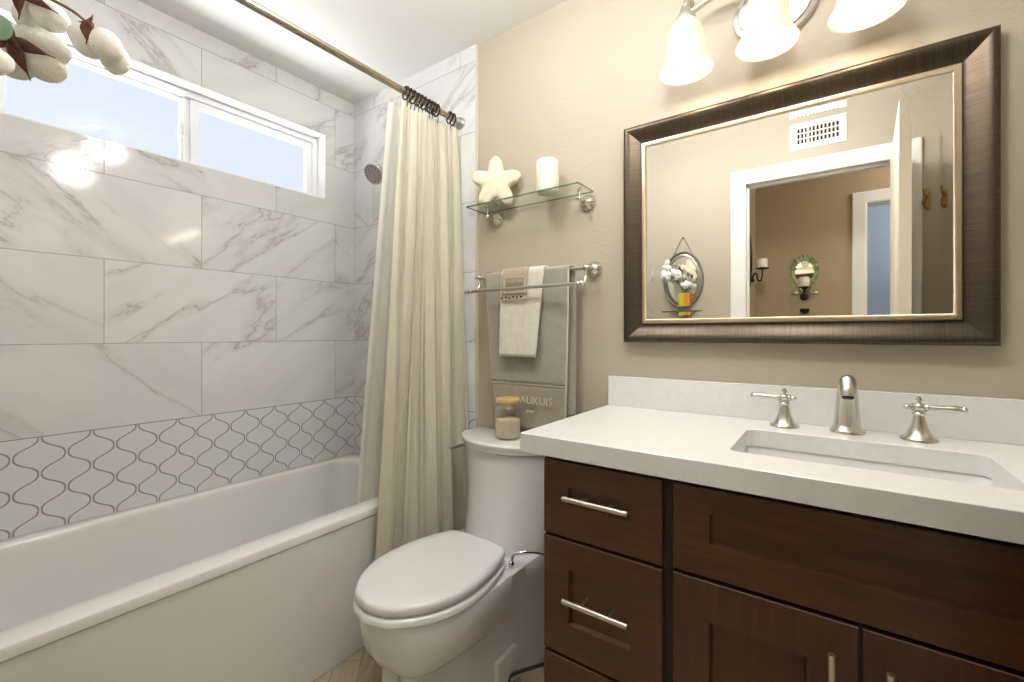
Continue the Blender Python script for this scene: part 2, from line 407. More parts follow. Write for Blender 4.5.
u = ha.cross(Vector((0, 0, 1))).normalized(); v = ha.cross(u)
for rr, n in ((.008, 6), (.016, 10), (.025, 15), (.032, 20)):
    for i in range(n):
        a = 2*PI*i/n; c = hc+K_*(ha*.0492+rr*(math.cos(a)*u+math.sin(a)*v))
        lathe(bm, [(.0027, 0), (.0018, .003)], c, ha, 6)
obj('nozzles', bm, mat('dark_rubber', (62, 62, 62), .6), hd, 40)['kind'] = 'stuff'

# ------------------------------------------------------------------ shower rod, rings, curtain, liner
RX, RZ = .783, 2.097
rod = empty('shower_rod', (RX, -.01, RZ), 'aged nickel shower rod running over the tub edge', 'shower rod')
bm = BM(); tube(bm, [(RX, YO+.003, RZ), (RX, -.011, RZ)], .0125, 20, smoothpath=False); obj('pole', bm, rodm, rod, 60)
for y0, d in ((-.0085, -1), (YO+.0005, 1)):
    bm = BM(); lathe(bm, [(.026, 0), (.026, .006), (.019, .012), (.016, .030), (.014, .032)], (RX, y0, RZ), (0, d, 0)); obj('end_flange', bm, nickel2, rod, 40)

def curtain_mesh(ya, yb, xa, xb, zt, zb, folds, amp_t, amp_b, seed, nu=260, nv=46, yat=None, ybt=None):
    bm = BM(); rnd = random.Random(seed)
    ph = [rnd.uniform(0, 2*PI) for _ in range(6)]; rows = []
    for j in range(nv+1):
        t = j/nv; z = zt+(zb-zt)*t; row = []
        y0 = yat+(ya-yat)*t**.8; y1 = ybt+(yb-ybt)*t
        for i in range(nu+1):
            s = i/nu
            amp = (amp_t+(amp_b-amp_t)*min(1, t*1.3))*(.72+.28*math.sin(5.1*s+ph[0]+.8*t))
            pf = 2*PI*folds*(s+.018*math.sin(7*s+ph[1])+.012*math.sin(13*s+ph[2]+1.5*t))
            x = xa+(xb-xa)*s*(t**1.2) + amp*(math.sin(pf)+.35*math.sin(2*pf+ph[3]+2*t)+.25*math.sin(3.7*pf+ph[0]-t)) + .006*math.sin(5*t+11*s+ph[4])
            y = y0+(y1-y0)*(s+.30/folds*math.sin(2*pf/1+ph[5])*.5) + .006*math.sin(3*t+8*s)*t
            # gathers pinch at the top
            x += (RX-x)*.45*max(0, 1-t*9)
            row.append(bm.verts.new((x, y, z+.004*math.cos(pf)*(1-t))))
        rows.append(row)
    for a, b in zip(rows, rows[1:]):
        for i in range(nu): bm.faces.new((a[i], a[i+1], b[i+1], b[i]))
    return bm
def fabric(name, c1, c2, tr, stripes=True):
    m = bpy.data.materials.new(name); m.use_nodes = True; t = NT(m.node_tree); b = m.node_tree.nodes['Principled BSDF']
    v = t.obj(); s = t.sep(v)
    n = t.noise(t.scale(v, (60, 60, 2.5)), 3, 4, .6); fine = t.noise(t.scale(v, (1, 1, 1)), 500, 2)
    c = t.mix(t.step(n, .3, .7), lin(c1), lin(c2)); t.put(b.inputs['Base Color'], c); b.inputs['Roughness'].default_value = .85; b.inputs['Sheen Weight'].default_value = .15
    t.put(b.inputs['Normal'], t.bump(t.m('ADD', fine, t.m('MULTIPLY', n, .8)), .25, .0008))
    tb = t.n('ShaderNodeBsdfTranslucent'); t.put(tb.inputs[0], c)
    mx = t.n('ShaderNodeMixShader'); mx.inputs[0].default_value = tr; t.put(mx.inputs[1], b.outputs[0]); t.put(mx.inputs[2], tb.outputs[0])
    t.put(m.node_tree.nodes['Material Output'].inputs[0], mx.outputs[0]); return m
cream = fabric('cream_curtain_cloth', (228, 223, 206), (220, 215, 197), .30)
linerm = fabric('white_liner_cloth', (248, 246, 240), (244, 242, 236), .6)
bm = curtain_mesh(-.472, -.020, .795, .850, 2.052, .10, 5.5, .021, .030, 3, yat=-.352, ybt=-.045)
cur = obj('shower_curtain', bm, cream, None, 180); solid(cur, .0016)
tag(cur, 'cream cloth shower curtain gathered in folds at the end of the rod', 'curtain')
bm = BM()
rows = []
rn = random.Random(5)
for j in range(41):
    t = j/40; z = 2.045+(.30-2.045)*t; row = []
    for i in range(121):
        s = i/120; y = (-.385-.030*t)+(.27)*s
        base = .756+(.600-.756)*min(1, t/.83)
        row.append(bm.verts.new((base+.006*math.sin(2*PI*4*s+1.2*t)*(1+.3*math.sin(9*s))-.0*t, y, z)))
    rows.append(row)
for a, b in zip(rows, rows[1:]):
    for i in range(120): bm.faces.new((a[i], a[i+1], b[i+1], b[i]))
ln = obj('curtain_liner', bm, linerm, None, 180); solid(ln, .0006)
tag(ln, 'white translucent shower liner hanging inside the tub behind the cream curtain', 'curtain liner')

def make_ring():
    r = empty('curtain_ring', (RX, -.1, RZ), 'dark bronze roller ring in the tight bunch on the shower rod', 'curtain ring', 'curtain rings bunched on the rod')
    bm = BM(); pts = [(RX+.0205*math.cos(a), -.1, RZ-.004+.0235*math.sin(a)) for a in [2*PI*i/24 for i in range(24)]]
    L = []
    for i, p in enumerate(pts):
        a = 2*PI*i/24; nrm = Vector((math.cos(a), 0, math.sin(a)))
        L.append([Vector(p)+.0030*(math.cos(q)*nrm+math.sin(q)*Vector((0, 1, 0))) for q in [2*PI*k/8 for k in range(8)]])
    L.append(L[0]); loft(bm, L); bmesh.ops.remove_doubles(bm, verts=bm.verts[:], dist=1e-6)
    obj('loop', bm, bronze_ring, r, 60)
    for dx, dz in ((-.010, .0175), (0, .0215), (.010, .0175)):
        bm = BM(); ball(bm, (RX+dx, -.1, RZ-.004+dz), .0072, n=10); obj('roller_bead', bm, bronze_ring, r, 60)
    bm = BM(); tube(bm, [(RX+.002, -.1, RZ-.026), (RX+.010, -.1, RZ-.036), (RX+.006, -.1, RZ-.056), (RX-.006, -.1, RZ-.052)], .0018, 8, 5); obj('hook', bm, bronze_ring, r, 60)
    return r
ring0 = make_ring()
ys = [-.322, -.303, -.286, -.262, -.247, -.228, -.204, -.190, -.173, -.158, -.080, -.059]
def dup(root, loc, rz=None, **k):
    r = root.copy(); COL.objects.link(r); r.location = loc
    if rz is not None: r.rotation_euler = (0, 0, rz)
    for ch in list(root.children):
        c = ch.copy(); COL.objects.link(c); c.parent = r
        for g in ch.children:
            d = g.copy(); COL.objects.link(d); d.parent = c
    for a, b in k.items(): r[a] = b
    return r
for i, y in enumerate(ys):
    rz = random.uniform(-.25, .25)
    r = ring0 if i == 0 else dup(ring0, (RX, y, RZ))
    r.location = (RX, y, RZ); r.rotation_euler = (0, 0, rz)
    if i >= 10:
        r['label'] = ('dark bronze curtain ring nearest the wall end of the rod' if i == 11 else 'second dark bronze curtain ring from the wall end of the rod')
        r['group'] = 'curtain rings near the wall'

# ------------------------------------------------------------------ toilet
TX = 1.11
toi = empty('toilet', (TX, -.4, 0), 'white one-piece elongated toilet between the tub and the vanity', 'toilet')
def egg(ctrl, z, n=7):
    """ctrl: (half width, y) from back to front; closed smooth outline"""
    right = crom([(w_, y, 0) for w_, y in ctrl], n)
    pts = [(TX+p.x, p.y, z) for p in right]
    left = [(TX-p.x, p.y, z) for p in right[::-1]]
    return pts+left[1:-1] if ctrl[0][0] == 0 else pts+left[1:]
def outline(ws, tip, z):
    wr, w1, w2, w3, w4 = ws
    return egg([(0, -.02), (wr*.9, -.022), (wr, -.06), (wr, -.17), (w1, -.28), (w2, -.40), (w3, -.52), (w4, -.62), (w4*.62, (tip+-.62)/2-.022), (0, tip)], z)
bm = BM()
secs = [((.168, .150, .122, .096, .083), -.652, .001), ((.166, .148, .118, .090, .078), -.645, .02), ((.166, .147, .116, .088, .077), -.640, .12), ((.168, .150, .119, .091, .079), -.641, .198), ((.169, .154, .145, .132, .112), -.676, .222),
        ((.171, .160, .161, .157, .134), -.704, .248), ((.174, .166, .171, .171, .146), -.721, .280), ((.178, .172, .178, .178, .152), -.733, .325), ((.181, .176, .181, .181, .155), -.741, .380), ((.176, .170, .176, .176, .150), -.736, .3855)]
loft(bm, [outline(*s) for s in secs], True, True)
obj('bowl', bm, porcelain, toi, 50)
def dshape(hw, yb, ys_, yf, z, r=.02, n=20):
    """tank plan: flat back, short straight sides, front bowed outward"""
    p = [(TX-hw+r, yb), (TX-hw, yb-r), (TX-hw, ys_)]
    for i in range(1, n):
        a = PI*i/n
        cx = -math.cos(a); s_ = math.sin(a)**.85
        p.append((TX+hw*(-math.cos(a))*1.0, ys_+(yf-ys_)*(math.sin(a)**1.0)*(1-.0*cx)))
    p += [(TX+hw, ys_), (TX+hw, yb-r), (TX+hw-r, yb)]
    return [(x, y, z) for x, y in p]
bm = BM()
def dfront(hw, yb, ys_, yf, z, n=24):
    p = [(TX-hw, yb), (TX-hw, yb-.03), (TX-hw, ys_)]
    for i in range(1, n):
        s_ = -1+2*i/n; p.append((TX+hw*s_, yf+(ys_-yf)*abs(s_)**2.4))
    p += [(TX+hw, ys_), (TX+hw, yb-.03), (TX+hw, yb)]
    return [(x, y, z) for x, y in p]
ts = [(.150, -.02, -.14, -.27, .20), (.165, -.015, -.15, -.285, .33), (.176, -.012, -.14, -.275, .375), (.184, -.010, -.13, -.250, .42), (.190, -.010, -.122, -.232, .48), (.194, -.010, -.118, -.222, .60), (.198, -.010, -.118, -.220, .728)]
loft(bm, [dfront(*s) for s in ts], True, True); obj('tank', bm, porcelain, toi, 40)
bm = BM()
ls = [(.203, -.006, -.118, -.226, .7285), (.209, -.005, -.124, -.234, .733), (.210, -.005, -.126, -.236, .745), (.2135, -.004, -.129, -.240, .751), (.2135, -.004, -.129, -.240, .760), (.210, -.006, -.126, -.236, .7645), (.203, -.010, -.120, -.229, .766)]
loft(bm, [dfront(*s) for s in ls], True, True); obj('tank_lid', bm, porcelain, toi, 40)
def seatloop(g, z, back=-.283):
    return egg([(0, back), (.105-g, back), (.132-g, back-.012), (.158-g, -.36), (.176-g, -.44), (.181-g, -.52), (.168-g, -.60), (.128-g, -.675), (.068-g*.6, -.731+g*.7), (0, -.750+g)], z, 6)
bm = BM(); loft(bm, [seatloop(.012, .3860, -.288), seatloop(.003, .3875, -.288), seatloop(-.005, .392, -.288), seatloop(-.005, .403, -.288), seatloop(.000, .4085, -.288), seatloop(.014, .4105, -.288)], True, True); obj('seat', bm, porcelain, toi, 50)
bm = BM(); loft(bm, [seatloop(.016, .4125), seatloop(.005, .4155), seatloop(.002, .419), seatloop(.001, .432), seatloop(.005, .440), seatloop(.014, .4435), seatloop(.045, .4455), seatloop(.055, .4455), seatloop(.075, .4455)], True, True); obj('seat_lid', bm, porcelain, toi, 50)
for s_ in (-1, 1):
    bm = BM(); tube(bm, [(TX+s_*.055, -.277, .412), (TX+s_*.100, -.277, .412)], .0115, 16, smoothpath=False); obj('hinge', bm, porcelain, toi, 50)
bm = BM(); lathe(bm, [(.015, 0), (.015, .004), (.011, .010), (.006, .014)], (TX-.2085, -.085, .700), (-1, 0, 0), 20)
tube(bm, [(TX-.221, -.085, .700), (TX-.234, -.095, .700), (TX-.240, -.125, .696), (TX-.243, -.160, .694)], [.007, .007, .007, .0055], 12)
o = obj('flush_lever', bm, nickel, toi, 60); o['label'] = 'brushed metal flush lever'
# skirt access cap
bm = BM(); L = []
for e_, o_ in ((0, -.02), (0, .0035), (.004, .006)):
    L.append([(TX+hw_+o_, y, z) for hw_, y, z in ((.1400, -.350+e_, .020+e_), (.1565, -.255-e_, .020+e_), (.1565, -.255-e_, .112-e_), (.1545, -.270, .124-e_), (.1400, -.350+e_, .098-e_))])
loft(bm, L, True, True); obj('side_cap', bm, porcelain, toi, 20)
# bent chrome arm beside the seat
bm = BM(); tube(bm, [(1.262, -.288, .405), (1.268, -.280, .428), (1.300, -.255, .436), (1.345, -.215, .424), (1.40, -.20, .40), (1.44, -.19, .34)], .0048, 10); ball(bm, (1.262, -.288, .400), .0105, n=16)
o = obj('bidet_arm', bm, chrome, toi, 60); o['label'] = 'bent chrome arm at the back corner of the seat'
bm = BM(); tube(bm, [(1.262, -.30, .003), (1.262, -.30, .03), (1.285, -.27, .042), (1.36, -.16, .05), (1.42, -.06, .10), (1.42, -.004, .12)], .006, 10); o = obj('supply_hose', bm, mat('dark_grey_hose', (60, 58, 56), .4, .4), toi, 60)

# ------------------------------------------------------------------ jar on the tank
JX, JY, JZ = 1.128, -.124, .767
jar = empty('glass_jar', (JX, JY, JZ), 'clear glass jar with a bamboo lid on the toilet tank', 'jar')
bm = BM(); prof = [(.001, .0015), (.040, .0015), (.0475, .006), (.0485, .014), (.0485, .108), (.045, .120), (.038, .127), (.0375, .134)]
lathe(bm, prof, (JX, JY, JZ), n=40, cap0=True, cap1=False)
obj('jar_body', bm, jar_glass, jar, 50)
bm = BM(); lathe(bm, [(.034, .126), (.034, .1345), (.044, .1345), (.0452, .137), (.0452, .149), (.043, .152), (.002, .1525)], (JX, JY, JZ), n=40); obj('lid', bm, bamboo, jar, 40)
bm = BM(); R_ = lathe(bm, [(.002, .0035), (.040, .0045), (.0465, .014), (.0465, .066), (.046, .072), (.030, .077), (.014, .075), (.002, .078)], (JX, JY, JZ), n=40)
for v_ in bm.verts:
    if v_.co.z > JZ+.055: v_.co.z += .006*noise.noise(v_.co*45)+.10*(v_.co.x-JX)*.6
salt = obj('bath_salt', bm, mat('cream_bath_salt', (232, 216, 186), .8, bump=1, bscale=900, bdist=.003, var=.12, vscale=300), None, 180)
tag(salt, 'cream bath salt half filling the glass jar', 'bath salt', kind='stuff')

# ------------------------------------------------------------------ double towel bar
BY, BZ, FY, FZ = -.070, 1.392, -.128, 1.331
tb = empty('towel_bar', (1.2, 0, BZ), 'double brushed nickel towel bar left of the framed mirror', 'towel bar')
bm = BM(); tube(bm, [(.925, BY, BZ), (1.448, BY, BZ)], .007, 14, smoothpath=False); obj('rear_bar', bm, nickel2, tb, 60)
bm = BM(); tube(bm, [((.930), FY, FZ), (1.436, FY, FZ)], .0065, 14, smoothpath=False)
for x_, d in ((.930, -1), (1.436, 1)): lathe(bm, [(.008, -.004), (.010, 0), (.0095, .006), (.006, .010), (.0035, .012), (.0055, .017), (.001, .021)], (x_, FY, FZ), (d, 0, 0), 16)
obj('front_bar', bm, nickel2, tb, 60)
def rosette(x, z, top):
    bm = BM(); lathe(bm, [(.031, 0), (.031, .003), (.0285, .006), (.029, .009), (.021, .020), (.012, .030), (.0085, .036)], (x, 0, z), (0, -1, 0), 32)
    for i in range(16):
        a = 2*PI*i/16; tube(bm, [(x+.0285*math.cos(a), -.008, z+.0285*math.sin(a)), (x+.019*math.cos(a), -.0225, z+.019*math.sin(a)), (x+.011*math.cos(a), -.031, z+.011*math.sin(a))], [.0024, .0018, .001], 6, 4)
    return bm
for x in (.945, 1.427):
    p = obj('wall_post', rosette(x, BZ, None), nickel, tb, 50)
    bm = BM(); tube(bm, [(x, -.03, BZ), (x, -.062, BZ)], [.0075, .0075], 14, smoothpath=False); ball(bm, (x, BY, BZ), .0115)
    tube(bm, [(x, BY, BZ-.006), (x, BY-.004, BZ-.035), (x, BY-.022, BZ-.058), (x, FY, FZ)], .0055, 12); ball(bm, (x, FY, FZ), .0095)
    obj('bracket', bm, nickel, p, 60)

# ------------------------------------------------------------------ towels
def towel_mesh(prof, xl, xr, nx, wob, seed, thick):
    """prof: list of (y,z,xl,xr); sheet swept along prof"""
    bm = BM(); rows = []
    for k, (y, z, a, b) in enumerate(prof):
        row = []
        for i in range(nx+1):
            s = i/nx; x = a+(b-a)*s
            wv = wob(k, s, z)
            row.append(bm.verts.new((x, y+wv, z)))
        rows.append(row)
    for r0, r1 in zip(rows, rows[1:]):
        for i in range(nx): bm.faces.new((r0[i], r0[i+1], r1[i+1], r1[i]))
    return bm
def drape(y_f, y_b, zbar, ybar, r, zf, zb, xs, n=34):
    """front leg from zf up, over the bar, down the back to zb. xs(z, side) -> (xl, xr)"""
    P = []
    for i in range(n+1):
        z = zf+(zbar-zf)*i/n; t = (z-zf)/(zbar-zf); P.append((y_f+(ybar-r-y_f)*t**1.5, z, *xs(z, 0)))
    for i in range(1, 9):
        a = PI*i/9; P.append((ybar-r*math.cos(a), zbar+r*math.sin(a), *xs(zbar, i/9)))
    for i in range(n+1):
        z = zbar+(zb-zbar)*i/n; P.append((ybar+r+(y_b-ybar-r)*(1-(1-i/n)**5), z, *xs(z, 1)))
    return P
def terry(name, col, col2):
    return mat(name, col, .95, sheen=.5, bump=1., bscale=420, bdist=.004, var=.06, vscale=40)
grey_t = terry('grey_terry', (166, 160, 148), None); white_t = terry('white_terry', (232, 226, 212), None); sheer_g = mat('grey_flat_weave', (158, 150, 136), .8, var=.05, vscale=80, bump=.4, bscale=600)
beige_t = terry('beige_terry', (172, 156, 132), None)
def xs_big(z, side):
    t = (1.40-z)/.6
    if side == 0: return (.985+.030*t, 1.364-.030*t)
    if side == 1: return (.998+.02*t, 1.377-.006*t)
    return (.985+.013*side, 1.364+.013*side)
def wob_big(k, s, z):
    t = max(0, (1.36-z)); return -.006*t*(math.sin(9*s+1)+.5*math.sin(21*s+2*z)) if k < 40 else 0
bt = empty('bath_towel', (1.17, BY, BZ), 'large grey bath towel with a pale woven lower band on the rear bar', 'towel')
P = drape(-.060, -.045, BZ, BY, .0125, .790, .86, xs_big)
ktop = [i for i, p in enumerate(P) if i <= 34 and p[1] > .966][0]
bm = towel_mesh(P[ktop:], 0, 0, 60, lambda k, s, z: wob_big(0 if k+ktop < 35 else 99, s, z), 1, 0)
o = obj('terry_cloth', bm, grey_t, bt, 180); solid(o, .006)
bm = towel_mesh(P[:ktop+1], 0, 0, 60, lambda k, s, z: wob_big(0, s, z), 1, 0)
o = obj('woven_band', bm, sheer_g, bt, 180); solid(o, .004); o['label'] = 'flat woven pale band'
bm = BM(); pts = []
z = P[ktop][1]; xl, xr = xs_big(z, 0)
tube(bm, [(xl+(xr-xl)*s, P[ktop][0]+wob_big(0, s, z)-.0035, z) for s in [i/20 for i in range(21)]], .0022, 6, 2); obj('stitch_line', bm, mat('pale_stitch', (196, 190, 178), .8), bt, 60)
bm = BM()
for side, xf in ((0, 1),):
    pp = []
    for i in range(0, 35, 2):
        y, z, a, b = P[i]; pp.append((b, y+wob_big(0, 1, z), z))
    tube(bm, pp, .0036, 6, 2)
obj('side_hem', bm, mat('pale_hem', (206, 198, 180), .8), bt, 60)
# embroidered word
def text_mesh(body, size, loc, rot, m, name, parent, ext=.0012):
    c = bpy.data.curves.new('t', 'FONT'); c.body = body; c.size = size; c.extrude = ext; c.resolution_u = 2
    tmp = bpy.data.objects.new('t', c); COL.objects.link(tmp)
    dg = bpy.context.evaluated_depsgraph_get(); me = bpy.data.meshes.new_from_object(tmp.evaluated_get(dg)); me.name = name
    bpy.data.objects.remove(tmp); bpy.data.curves.remove(c)
    me.materials.clear(); me.materials.append(m)
    M = Matrix.Translation(loc) @ rot
    me.transform(Matrix.Translation(-parent.location) @ M)
    o = bpy.data.objects.new(name, me); COL.objects.link(o); o.parent = parent; return o
rotx = Matrix.Rotation(PI/2, 4, 'X')
emb = mat('cream_embroidery', (198, 192, 180), .7)
text_mesh('AUKUIS', .042, (1.150, -.0765, .895), rotx, emb, 'embroidered_word', bt)
text_mesh('anno', .020, (1.175, -.0745, .862), rotx, emb, 'embroidered_line', bt)

def xs_h(z, side):
    t = (1.41-z)/.34; return (1.072-.002*t, 1.268-.030*t) if side == 0 else (1.074, 1.266)
ht = empty('hand_towel', (1.16, BY, BZ), 'small white hand towel with a beige patch laid over the grey towel', 'towel')
P2 = drape(-.0985, -.034, BZ, BY, .0200, 1.073, 1.16, xs_h, 20)
bm = towel_mesh(P2, 0, 0, 30, lambda k, s, z: (-.005*(1.4-z)/.3*math.sin(8*s+.5) if k < 21 else 0), 2, 0)
o = obj('terry_cloth', bm, white_t, ht, 180); solid(o, .006)
def strip(x0, x1, z0, z1, y, bulge=0):
    return box(BM(), x0, x1, y-.003, y, z0, z1, .0012)
bm = BM(); rows = []
for i in range(9):
    z = 1.335+(1.385-1.335)*i/8; rows.append([(x, -.1010+(.0025 if i == 8 else 0), z) for x in (1.085, 1.195)])
bm = BM()
PR = [(-.1015, 1.312), (-.1015, 1.35), (-.1005, 1.380), (-.0965, 1.394), (-.090, 1.406), (-.080, 1.4155), (-.070, 1.4172), (-.062, 1.4155)]
loft(bm, [[(1.082, y-.002, z), (1.200, y-.002, z), (1.200, y+.0005, z-.001), (1.082, y+.0005, z-.001)] for y, z in PR], True, True)
pt = obj('fabric_patch', bm, beige_t, ht, 50); pt['label'] = 'beige patch with stitched script'
bm = BM()
for zz in (1.318, 1.376):
    tube(bm, [(1.095, -.1042, zz), (1.192, -.1042, zz)], .0016, 6, smoothpath=False)
for xx in (1.095, 1.192):
    tube(bm, [(xx, -.1042, 1.318), (xx, -.1042, 1.376)], .0016, 6, smoothpath=False)
obj('patch_border', bm, mat('cream_thread', (222, 212, 188), .8), pt, 60)
bm = BM()
tube(bm, [(1.104+i*.0042, -.1045, 1.350+.007*math.sin(i*1.9)+.002*math.sin(i*.7)) for i in range(20)], .0012, 6, 4)
tube(bm, [(1.104+i*.0042, -.1045, 1.330+.003*math.sin(i*2.3)) for i in range(20)], .0009, 6, 4)
obj('stitched_script', bm, mat('brown_thread', (112, 98, 78), .8), pt, 60)
bm = BM()
for i in range(12):
    x = 1.086+i*.0088; tube(bm, [(x, -.1045, 1.300), (x+.004, -.108, 1.294), (x+.008, -.1045, 1.300)], .004, 8, 3)
obj('ruffle', bm, mat('black_white_trim', (236, 230, 216), .8), ht, 60)
bm = BM()
for i in range(6):
    x = 1.090+i*.0176; ball(bm, (x, -.110, 1.297+.003*(i % 2)), .0035, sx=1.6, n=8)
o = obj('dark_beads', bm, mat('dark_thread', (60, 52, 44), .7), ht, 60)

# ------------------------------------------------------------------ glass shelf with star and candle
SZ = 1.672
gs = empty('glass_shelf', (1.18, 0, SZ), 'narrow clear glass shelf above the towel bar', 'shelf')
bm = BM(); box(bm, .925, 1.428, -.132, -.012, SZ-.003, SZ+.003)
bmesh.ops.recalc_face_normals(bm, faces=bm.faces[:]); bm.normal_update()
for f in bm.faces: f.material_index = 0 if abs(f.normal.z) > .7 else 1
g = obj('glass_plate', bm, [shelf_glass, green_edge], gs)
for x in (.985, 1.400):
    zc = SZ-.034
    p = obj('wall_post', rosette(x, zc, None), nickel, gs, 50)
    bm = BM(); tube(bm, [(x, -.03, zc), (x, -.066, zc)], .0065, 12, smoothpath=False); ball(bm, (x, -.070, zc), .009)
    tube(bm, [(x, -.070, zc), (x, -.070, SZ-.003)], .0042, 12, smoothpath=False); lathe(bm, [(.007, -.006), (.008, -.0031)], (x, -.07, SZ), n=16)
    lathe(bm, [(.007, .0031), (.006, .007), (.003, .009)], (x, -.07, SZ), n=16)
    obj('bracket', bm, nickel, p, 60)
# small retaining pins at the front corners
# star
bm = BM()
N = 10; star = []
def star_r(a):
    # rounded five arm profile
    k = math.cos(5*a); return .082+.0235*k-.001*math.cos(10*a)
sc = Vector((1.035, -.078, SZ+.003+.0965)); ang = math.radians(30)
ux = Vector((math.cos(ang), math.sin(ang), 0)); nn = Vector((math.sin(ang), -math.cos(ang), 0))
tilt = math.radians(-4)
L = []
for d_, sc_ in ((-.012, .90), (-.015, .97), (-.008, 1.0), (.004, 1.0), (.012, .96), (.017, .75), (.020, .4), (.021, .02)):
    lp = []
    for i in range(80):
        a = 2*PI*i/80; r_ = star_r(a-PI/2-0)*sc_
        x_ = r_*math.cos(a-0); z_ = r_*math.sin(a)
        a2 = a; r_ = star_r(a2-PI/2)*sc_; x_ = r_*math.cos(a2)*1.0; z_ = r_*math.sin(a2)
        lp.append(sc+ux*x_+Vector((0, 0, 1))*z_+nn*d_)
    L.append(lp)
loft(bm, L, True, True)
zmin = min(v_.co.z for v_ in bm.verts)
for v_ in bm.verts: v_.co.z += SZ+.0032-zmin
star_m = mat('ivory_ridged_plaster', (222, 213, 186), .7, bump=.8, bscale=34, bdist=.004, bstretch=(2.2, 2.2, .5))
so = obj('star_ornament', bm, star_m, None, 50, loc=(sc.x, sc.y, SZ+.0032))
tag(so, 'ivory ridged star ornament standing on the glass shelf', 'ornament')
# candle
CX, CY = 1.278, -.082
cd = empty('pillar_candle', (CX, CY, SZ+.0032), 'white pillar candle standing on the glass shelf', 'candle')
bm = BM(); rows = []
for h, r_ in ((0, .034), (.002, .0385), (.008, .041), (.11, .041), (.117, .0395), (.1195, .036), (.1165, .030), (.115, .001)):
    rows.append([(CX+r_*(1+.010*math.sin(7*a)+.008*math.sin(13*a+3))*math.cos(a), CY+r_*(1+.010*math.sin(7*a)+.008*math.sin(13*a+3))*math.sin(a), SZ+.0032+h) for a in [2*PI*i/64 for i in range(64)]])
loft(bm, rows, True, True); obj('wax_body', bm, mat('white_wax', (238, 236, 224), .55, sss=.2, bump=.4, bscale=60, bdist=.002, bstretch=(1, 1, .3)), cd, 50)
bm = BM(); tube(bm, [(CX, CY, SZ+.117), (CX+.001, CY, SZ+.126)], .0012, 6, smoothpath=False); obj('wick', bm, black, cd)

# ------------------------------------------------------------------ framed mirror
def frame_material(name, axis):
    m = bpy.data.materials.new(name); m.use_nodes = True; t = NT(m.node_tree); b = m.node_tree.nodes['Principled BSDF']
    v = t.obj(); k = (7, 1, 260) if axis == 'h' else (260, 1, 7)
    n = t.noise(t.scale(v, k), 1, 4, .6, .2)
    c = t.mix(t.step(n, .3, .7), lin((72, 63, 53)), lin((90, 80, 68)))
    t.put(b.inputs['Base Color'], c); b.inputs['Metallic'].default_value = .85; b.inputs['Roughness'].default_value = .36
    t.put(b.inputs['Normal'], t.bump(n, .22, .0008)); return m
fr_v = frame_material('brushed_bronze_upright', 'h'); fr_h = frame_material('brushed_bronze_level', 'v')
MX0, MX1, MZ0, MZ1 = 1.548, 2.434, 1.133, 1.857
mir = empty('framed_mirror', ((MX0+MX1)/2, 0, MZ0), 'large wall mirror in a wide brushed bronze frame over the vanity', 'mirror')
prof = [(0, -.001), (0, -.030), (.002, -.034), (.006, -.036), (.014, -.035), (.026, -.030), (.040, -.022), (.052, -.0175), (.060, -.016), (.062, -.017), (.062, -.012), (.062, -.001)]
def mitre(x0, x1, z0, z1, prof, side):
    c = {'t': ((x0, z1, 1, -1), (x1, z1, -1, -1)), 'b': ((x0, z0, 1, 1), (x1, z0, -1, 1)), 'l': ((x0, z0, 1, 1), (x0, z1, 1, -1)), 'r': ((x1, z0, -1, 1), (x1, z1, -1, -1))}[side]
    bm = BM(); loft(bm, [[(cx+sx*a, y, cz+sz*a) for a, y in prof] for cx, cz, sx, sz in c], True, True); return bm
for s_ in 'tblr':
    nm = {'t': 'top_rail', 'b': 'bottom_rail', 'l': 'side_rail', 'r': 'side_rail'}[s_]
    obj(nm, mitre(MX0, MX1, MZ0, MZ1, prof, s_), fr_h if s_ in 'tb' else fr_v, mir, 40)
champ = mat('champagne_metal', (196, 178, 152), .3, .8)
p2 = [(.060, -.001), (.060, -.020), (.062, -.024), (.068, -.0250), (.074, -.0225), (.076, -.0195), (.076, -.001)]
bm = BM(); L = [[(cx+sx*a, y, cz+sz*a) for a, y in p2] for cx, cz, sx, sz in ((MX0, MZ0, 1, 1), (MX1, MZ0, -1, 1), (MX1, MZ1, -1, -1), (MX0, MZ1, 1, -1))]; L.append(L[0]); loft(bm, L); bmesh.ops.remove_doubles(bm, verts=bm.verts[:], dist=1e-6)
o = obj('inner_lip', bm, champ, mir, 40); o['label'] = 'thin champagne metal inner lip'
g0 = .075; bw = .022; tl_ = math.tan(math.radians(1.15))*bw; gy = -.0185
bm = BM()
def rc(i, y): return [(MX0+i, y, MZ0+i), (MX1-i, y, MZ0+i), (MX1-i, y, MZ1-i), (MX0+i, y, MZ1-i)]
loft(bm, [rc(g0, -.004), rc(g0, gy-tl_), rc(g0+bw, gy)], True, True)
o = obj('mirror_glass', bm, mirror_m, mir); o['label'] = 'mirror glass with bevelled edge'

